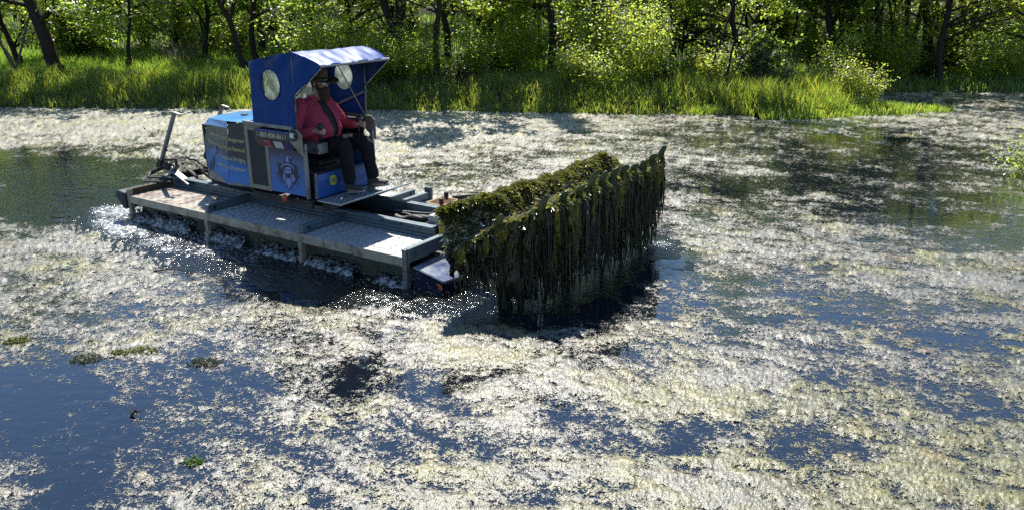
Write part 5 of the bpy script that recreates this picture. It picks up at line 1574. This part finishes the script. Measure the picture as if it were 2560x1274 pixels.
while yb < 1.95:
    low = np.interp(yb, [-1.2, -1.05, -.85, -.3, .4, 1.0, 1.9], [.30, .50, 1.0, 1.10, .98, .82, .70])
    wdt = q.uniform(.13, .26) * (1 if yb > -.75 else .5)
    if yb < .1 or q.random() < .8: drape(yb, wdt * 1.25, low * q.uniform(.55, 1.0), .016, W_DARK, "weed_curtain", 900 + k, -.09, .55)
    drape(yb + q.uniform(-.05, .05), wdt * (.95 if yb > -.8 else .6), low * q.uniform(.3, .72), .012, W_OLIVE if q.random() < .85 else W_DARK, "algae_sheet", 1000 + k, q.uniform(-.03, .02), q.uniform(.08, .3))
    if q.random() < .55:
        drape(yb + q.uniform(-.08, .08), q.uniform(.04, .10), low * q.uniform(.18, .42), .008, W_YEL, "yellow_algae_sheet", 1100 + k, .03, .15)
    yb += wdt * .62; k += 1
# tines of the rake, wrapped in algae, sticking out past the lip: the rake belongs to the machine
rk = MB()
for y in np.linspace(-.95, 1.9, 12):
    X, Z = lip(np.array([y])); X, Z = float(X[0]), float(Z[0])
    rk.tube([(3.25, y, .50), (3.55, y, .56), (X - .12, y, Z - .16), (X + .03, y, Z - .01)], .014, 6)
rake = MB().beam((3.18, -1.12, .55), (3.18, 1.98, .55), .10, .12).build("rake_beam", GALV, H, .006)
for kk, y in enumerate(np.linspace(-.95, 1.9, 12)):
    X, Z = lip(np.array([y])); X, Z = float(X[0]), float(Z[0])
    MB().tube([(3.25, y, .50), (3.55, y, .56), (X - .12, y, Z - .16), (X + .03, y, Z - .01)], .014, 6).build("tine", GALV, rake, smooth=True)
for y in np.linspace(-.95, 1.9, 12):
    y += q.normal(0, .012)
    X, Z = lip(np.array([y])); X, Z = float(X[0]) - W0[0], float(Z[0])
    L = q.uniform(.04, .12); dy = q.uniform(-.01, .035)
    P = [(X - .03, y - dy - W0[1], Z - .16), (X - .012, y - dy * .4 - W0[1], Z - .07), (X + .015, y - W0[1], Z + L * .35), (X + .05, y + dy * .5 - W0[1], Z + L), (X + .052, y + dy * .55 - W0[1], Z + L + .014)]
    MB().tube(P, [.040, .046, .038, .026, .010], 8).build("algae_wrapped_tip", W_OLIVE, WL, smooth=True)
# loose strands and drips
def strands(n, seed, r0, r1, lfun, mt, name, xo=(-.12, .06), kind="stuff", wig=.02):
    r = np.random.default_rng(seed); K = 8; V = []; F = []
    for i in range(n):
        y = r.uniform(-1.17, 1.97); X, Z = lip(np.array([y])); x = float(X[0]) + r.uniform(*xo); z1 = float(Z[0]) - r.uniform(.02, .35)
        ln = lfun(r, y); z0 = max(z1 - ln, -.03)
        ph = r.uniform(0, 6, 2); rad = r.uniform(r0, r1); o = len(V)
        for j in range(K):
            t = j / (K - 1)
            cx = x + wig * t * math.sin(t * 5 + ph[0]) + .02 * t; cy = y + wig * 1.3 * t * math.sin(t * 4 + ph[1])
            rr = rad * (1 - .7 * t)
            for a in (0, 2.09, 4.19):
                V.append((cx + rr * math.cos(a) - W0[0], cy + rr * math.sin(a) - W0[1], z1 + (z0 - z1) * t))
        for j in range(K - 1):
            for a in range(3):
                b = (a + 1) % 3
                F.append((o + j * 3 + a, o + j * 3 + b, o + (j + 1) * 3 + b, o + (j + 1) * 3 + a))
    return link(name, np_mesh(name, np.array(V), np.array(F)), mt, WL, smooth=True, kind=kind)
strands(480, 1201, .004, .012, lambda r, y: r.uniform(.3, 1.15) * (.35 + .65 * (y > -.95)), W_DARK, "hanging_strands")
strands(90, 1205, .012, .030, lambda r, y: r.uniform(.45, 1.1) * (.35 + .65 * (y > -.95)), W_DARK, "ragged_clumps", (-.10, .04), wig=.035)
strands(60, 1206, .010, .022, lambda r, y: r.uniform(.3, .8) * (.35 + .65 * (y > -.95)), W_OLIVE, "ragged_clumps", (-.04, .06), wig=.035)
strands(260, 1202, .003, .008, lambda r, y: r.uniform(.2, .8), W_OLIVE, "hanging_strands")
strands(170, 1203, .0010, .0022, lambda r, y: r.uniform(.4, 1.2) * (.4 + .6 * (y > -.95)), WATERD, "water_drips", (-.06, .08), wig=.012)
def drops(n, pfun, seed, r0, r1, name, mt, parent):
    r = np.random.default_rng(seed)
    P = pfun(r, n); s = r.uniform(r0, r1, n)[:, None]
    o6 = np.array([[1, 0, 0], [-1, 0, 0], [0, 1, 0], [0, -1, 0], [0, 0, 1.3], [0, 0, -1.3]])
    V = (P[:, None, :] + o6[None] * s[:, None, :]).reshape(-1, 3)
    f8 = np.array([[0, 2, 4], [2, 1, 4], [1, 3, 4], [3, 0, 4], [2, 0, 5], [1, 2, 5], [3, 1, 5], [0, 3, 5]])
    F = (np.arange(n)[:, None, None] * 6 + f8[None]).reshape(-1, 3)
    return link(name, np_mesh(name, V, F), mt, parent, smooth=True, kind="stuff")
def pdrip(r, n):
    y = r.uniform(-1.2, 2.0, n); X, Z = lip(y)
    return np.stack([X + r.normal(0, .09, n) - W0[0], y - W0[1], r.uniform(.0, .75, n) ** 1.3], 1)
drops(2200, pdrip, 1301, .002, .0055, "falling_drops", WATERD, WL)

# ================================================================== CHURNED WATER
FOAM = bpy.data.materials.new("foam"); n, l = nodes_of(FOAM); p = n["Principled BSDF"]
p.inputs["Roughness"].default_value = .35; p.inputs["Specular IOR Level"].default_value = .45
at_ = n.new("ShaderNodeAttribute"); at_.attribute_name = "tint"
tc = n.new("ShaderNodeTexCoord")
def nzs(sc, det=3):
    z = n.new("ShaderNodeTexNoise"); z.inputs["Scale"].default_value = sc; z.inputs["Detail"].default_value = det; z.inputs["Roughness"].default_value = .65; z.inputs["Distortion"].default_value = .8
    l.new(tc.outputs["Object"], z.inputs["Vector"]); return z
na = nzs(26, 4); ad = n.new("ShaderNodeMath"); ad.operation = 'ADD'; l.new(na.outputs["Fac"], ad.inputs[0]); l.new(at_.outputs["Fac"], ad.inputs[1])
mr = n.new("ShaderNodeMapRange"); mr.inputs["From Min"].default_value = .90; mr.inputs["From Max"].default_value = 1.12; l.new(ad.outputs[0], mr.inputs["Value"])
mx = n.new("ShaderNodeMix"); mx.data_type = 'RGBA'; mx.inputs["A"].default_value = (.010, .012, .010, 1); mx.inputs["B"].default_value = (.42, .44, .45, 1)
l.new(mr.outputs["Result"], mx.inputs["Factor"]); l.new(mx.outputs["Result"], p.inputs["Base Color"])
mrr = n.new("ShaderNodeMapRange"); mrr.inputs["To Min"].default_value = .06; mrr.inputs["To Max"].default_value = .38; l.new(mr.outputs["Result"], mrr.inputs["Value"]); l.new(mrr.outputs["Result"], p.inputs["Roughness"]); p.inputs["IOR"].default_value = 1.7
nb_ = nzs(55, 3); b = n.new("ShaderNodeBump"); b.inputs["Strength"].default_value = .4; b.inputs["Distance"].default_value = .012
l.new(nb_.outputs["Fac"], b.inputs["Height"]); l.new(b.outputs[0], p.inputs["Normal"])

def churn(name, x0, x1, y0, y1, st, inten, hgt, seed, label):
    """rough water raised in a patch of the machine's own frame; inten(lx,ly)->0..1"""
    gx = np.arange(x0, x1, st); gy = np.arange(y0, y1, st); A, Bv = np.meshgrid(gx, gy)
    I = inten(A, Bv) + .28 * fbm(A * 2.2, Bv * 3.2, 4, seed)
    a = fbm(A * 3.5 + .6 * fbm(A * 2, Bv * 2, 2, seed + 9), Bv * 6, 4, seed + 1, gain=.6); c = fbm(A * 16, Bv * 20, 3, seed + 2, gain=.6)
    Zv = .002 + np.clip(I, 0, 1) * hgt * (.5 + .9 * np.abs(a) + .5 * c)
    P = ORG[None, None, :] + A[..., None] * FX + Bv[..., None] * FY; P[..., 2] = np.maximum(Zv, .0024)
    nx_ = len(gx); ny_ = len(gy)
    ii = (np.arange(ny_ - 1)[:, None] * nx_ + np.arange(nx_ - 1)[None, :]); ok = (I[:-1, :-1] > .10)
    ii = ii[ok]; F = np.stack([ii, ii + 1, ii + nx_ + 1, ii + nx_], 1)
    used = np.zeros(nx_ * ny_, bool); used[F.ravel()] = True; rm = np.cumsum(used) - 1
    f = np.clip(I * .62 + .14 * c + .10 * a, 0, 1.2)
    o = link(name, np_mesh(name, P.reshape(-1, 3)[used], rm[F], np.repeat(f.ravel()[used][:, None], 3, 1)), FOAM, None, smooth=True)
    return tag(o, label, "foam", kind="stuff")
def i_side(x, y):
    e = np.interp(x, [-3.3, -2.5, -1.0, .6, 1.8, 3.2, 3.8], [-1.35, -1.75, -1.95, -1.80, -1.75, -1.75, -1.4])
    s = np.interp(x, [-3.4, -2.7, -.5, 1.2, 2.6, 3.6], [.3, .85, .66, .40, .52, .3])
    return s * (sstep(e - .25, e + .35, y)) * sstep(-.2, -.75, y) * sstep(-3.6, -2.9, x) * sstep(4.0, 3.2, x)
churn("foam", -3.6, 4.0, -2.5, -.3, .016, i_side, .045, 1401, "white churned foam along the near side of the harvester")
def i_stern(x, y): return .9 * np.exp(-(((x + 2.95) / .55) ** 2 + ((y + .95) / .45) ** 2)) + .22 * np.exp(-(((x + 3.6) / .9) ** 2 + ((y + .6) / .5) ** 2))
churn("foam", -5.0, -2.3, -2.0, .7, .018, i_stern, .05, 1411, "splashing foam thrown up behind the stern corner")
def i_drip(x, y):
    X, Z = lip(y)
    return .36 * np.exp(-((x - X - .0) / .26) ** 2) * sstep(-1.6, -1.1, y) * sstep(2.35, 1.8, y) + .5 * np.exp(-(((x - 4.2) / .3) ** 2 + ((y - 1.9) / .3) ** 2))
churn("foam", 2.9, 5.0, -1.8, 2.5, .016, i_drip, .032, 1421, "speckled splashes where the lifted weed drips on the pond")
# water sheets pouring off the paddles under the deck
def sheet(x0, x1, ztop, seed, ybot=-1.10):
    nx_, nz_ = int((x1 - x0) / .012), 36
    A, T = np.meshgrid(np.linspace(x0, x1, nx_), np.linspace(0, 1, nz_))
    w = fbm(A * 9, T * 2.2, 4, seed, gain=.6); ed = sstep(0, .12, (A - x0)) * sstep(0, .12, (x1 - A))
    y = -.93 - .17 * T ** 1.6 - .05 * w - .03 * fbm(A * 30, T * 6, 2, seed + 1)
    z = ztop * (1 - T ** 1.7) * (.75 + .5 * fbm(A * 3, A * 0, 2, seed + 2)) + .01
    m_ = (w + .42 * T + .3 * ed - .22) > 0
    ii = (np.arange(nz_ - 1)[:, None] * nx_ + np.arange(nx_ - 1)[None, :]); ii = ii[m_[:-1, :-1]]
    f = .12 + .40 * T + .28 * w
    return np.stack([A, y, z], -1).reshape(-1, 3), np.stack([ii, ii + 1, ii + nx_ + 1, ii + nx_], 1), np.repeat(f.reshape(-1, 1), 3, 1)
for k, (a_, b_, zt) in enumerate(((-2.38, -1.15, .24), (-.82, -.15, .22), (.1, .8, .17), (.95, 1.7, .18), (2.0, 2.45, .12))):
    V, F, c = sheet(a_, b_, zt, 1501 + k * 7)
    used = np.zeros(len(V), bool); used[F.ravel()] = True; rm = np.cumsum(used) - 1
    Vw = ORG[None] + V[:, :1] * FX[None] + V[:, 1:2] * FY[None] + V[:, 2:] * np.array([[0, 0, 1.0]])
    o = link("water_splash", np_mesh("water_splash", Vw[used], rm[F], c[used]), FOAM, None, smooth=True)
    tag(o, "water pouring off the track paddles under the near deck", "splash", kind="stuff")
def pspl(r, n):
    x = r.uniform(-3.1, 3.3, n); y = -1.05 - np.abs(r.normal(0, .28, n)); z = np.abs(r.normal(0, .10, n)) + .015
    P = ORG[None] + x[:, None] * FX + y[:, None] * FY; P[:, 2] = z
    return P
o = drops(1000, pspl, 1601, .003, .007, "spray_drops", WATERD, None); tag(o, "flying water drops along the near side of the harvester", "spray", kind="stuff")

# ================================================================== SMALL THINGS ON THE POND
def tuft(seed, n, r, h, leaf, lm, label, xy, name="floating_weed", cat="water weed", group=None):
    q = np.random.default_rng(seed)
    a = q.uniform(0, 6.28, n); d = r * np.sqrt(q.random(n)); P = np.stack([np.cos(a) * d * 1.5, np.sin(a) * d, np.abs(q.normal(0, h, n)) * (1 - d / r * .6)], 1)
    V, F, c = leaves_at(P, leaf, q, elong=.45)
    o = link(name, np_mesh(name, V, F, c), lm)
    o.location = (xy[0], xy[1], .008)
    return tag(o, label, cat, group)
WEEDL = leaf_mat("floating weed leaf", (.035, .045, .012), (.10, .12, .02), .4, .03, .4)
WEEDY = leaf_mat("yellow floating weed", (.09, .10, .015), (.26, .27, .03), .5, .03, .4)
WEEDG = leaf_mat("fresh floating weed", (.05, .13, .015), (.16, .36, .03), .5, .03, .4)
tuft(1, 320, .075, .022, .03, WEEDY, "yellow green weed clump at the left edge on the speckled mat", (-4.54, 6.69))
tuft(2, 380, .09, .018, .03, WEEDY, "olive weed clump topped with yellow beside the open blue water", (-3.30, 6.47))
tuft(3, 260, .06, .016, .03, WEEDY, "small bright yellow weed tip left of the olive clump", (-3.47, 6.44))
tuft(4, 260, .09, .010, .026, WEEDL, "dark brown weed clump above the open blue water", (-3.72, 6.33))
tuft(5, 300, .10, .012, .026, WEEDL, "dark green weed clump on the pale mat right of the open water", (-2.65, 6.25))
tuft(6, 160, .045, .014, .028, WEEDG, "bright fresh green weed sprig floating near the bottom left", (-2.18, 4.73))
tuft(7, 120, .05, .012, .028, WEEDY, "little yellow weed sprig left of the brown clump", (-3.81, 6.66))
sh = shrub("leafy light green plant clump growing from the water at the right edge", bush(61, n=2400, h=.42, w=.75, leaf=.06, lm=LEAFY, stems=22), (8.95, 13.2, 0), 0, 1.0, name="water_plant")
tw = MB().tube([(-.05, 0, .0), (-.01, .01, .045), (.0, 0, .06)], [.010, .012, .004], 5).tube([(-.01, .01, .03), (.055, .02, .055)], [.008, .002], 4).tube([(-.02, 0, .02), (-.075, .02, .06)], [.008, .002], 4).build("broken_twig", RUST)
tag(tw, "black broken twig poking out of the blue water", "twig"); tw.location = (-2.84, 5.35, 0)
for lab, xy, rz, L in (("thin dark stick lying on the pale mat off the near deck", (-3.9, 8.55), .1, .32), ("dark twig lying on the far mat right of the lifted weed", (3.05, 11.6), -.3, .5)):
    o = MB().tube([(-L / 2, 0, .015), (0, .02, .03), (L / 2, -.01, .012)], [.010, .009, .004], 5).build("floating_stick", RUST, smooth=True)
    tag(o, lab, "stick"); o.location = (*xy, .004); o.rotation_euler = (0, 0, rz)
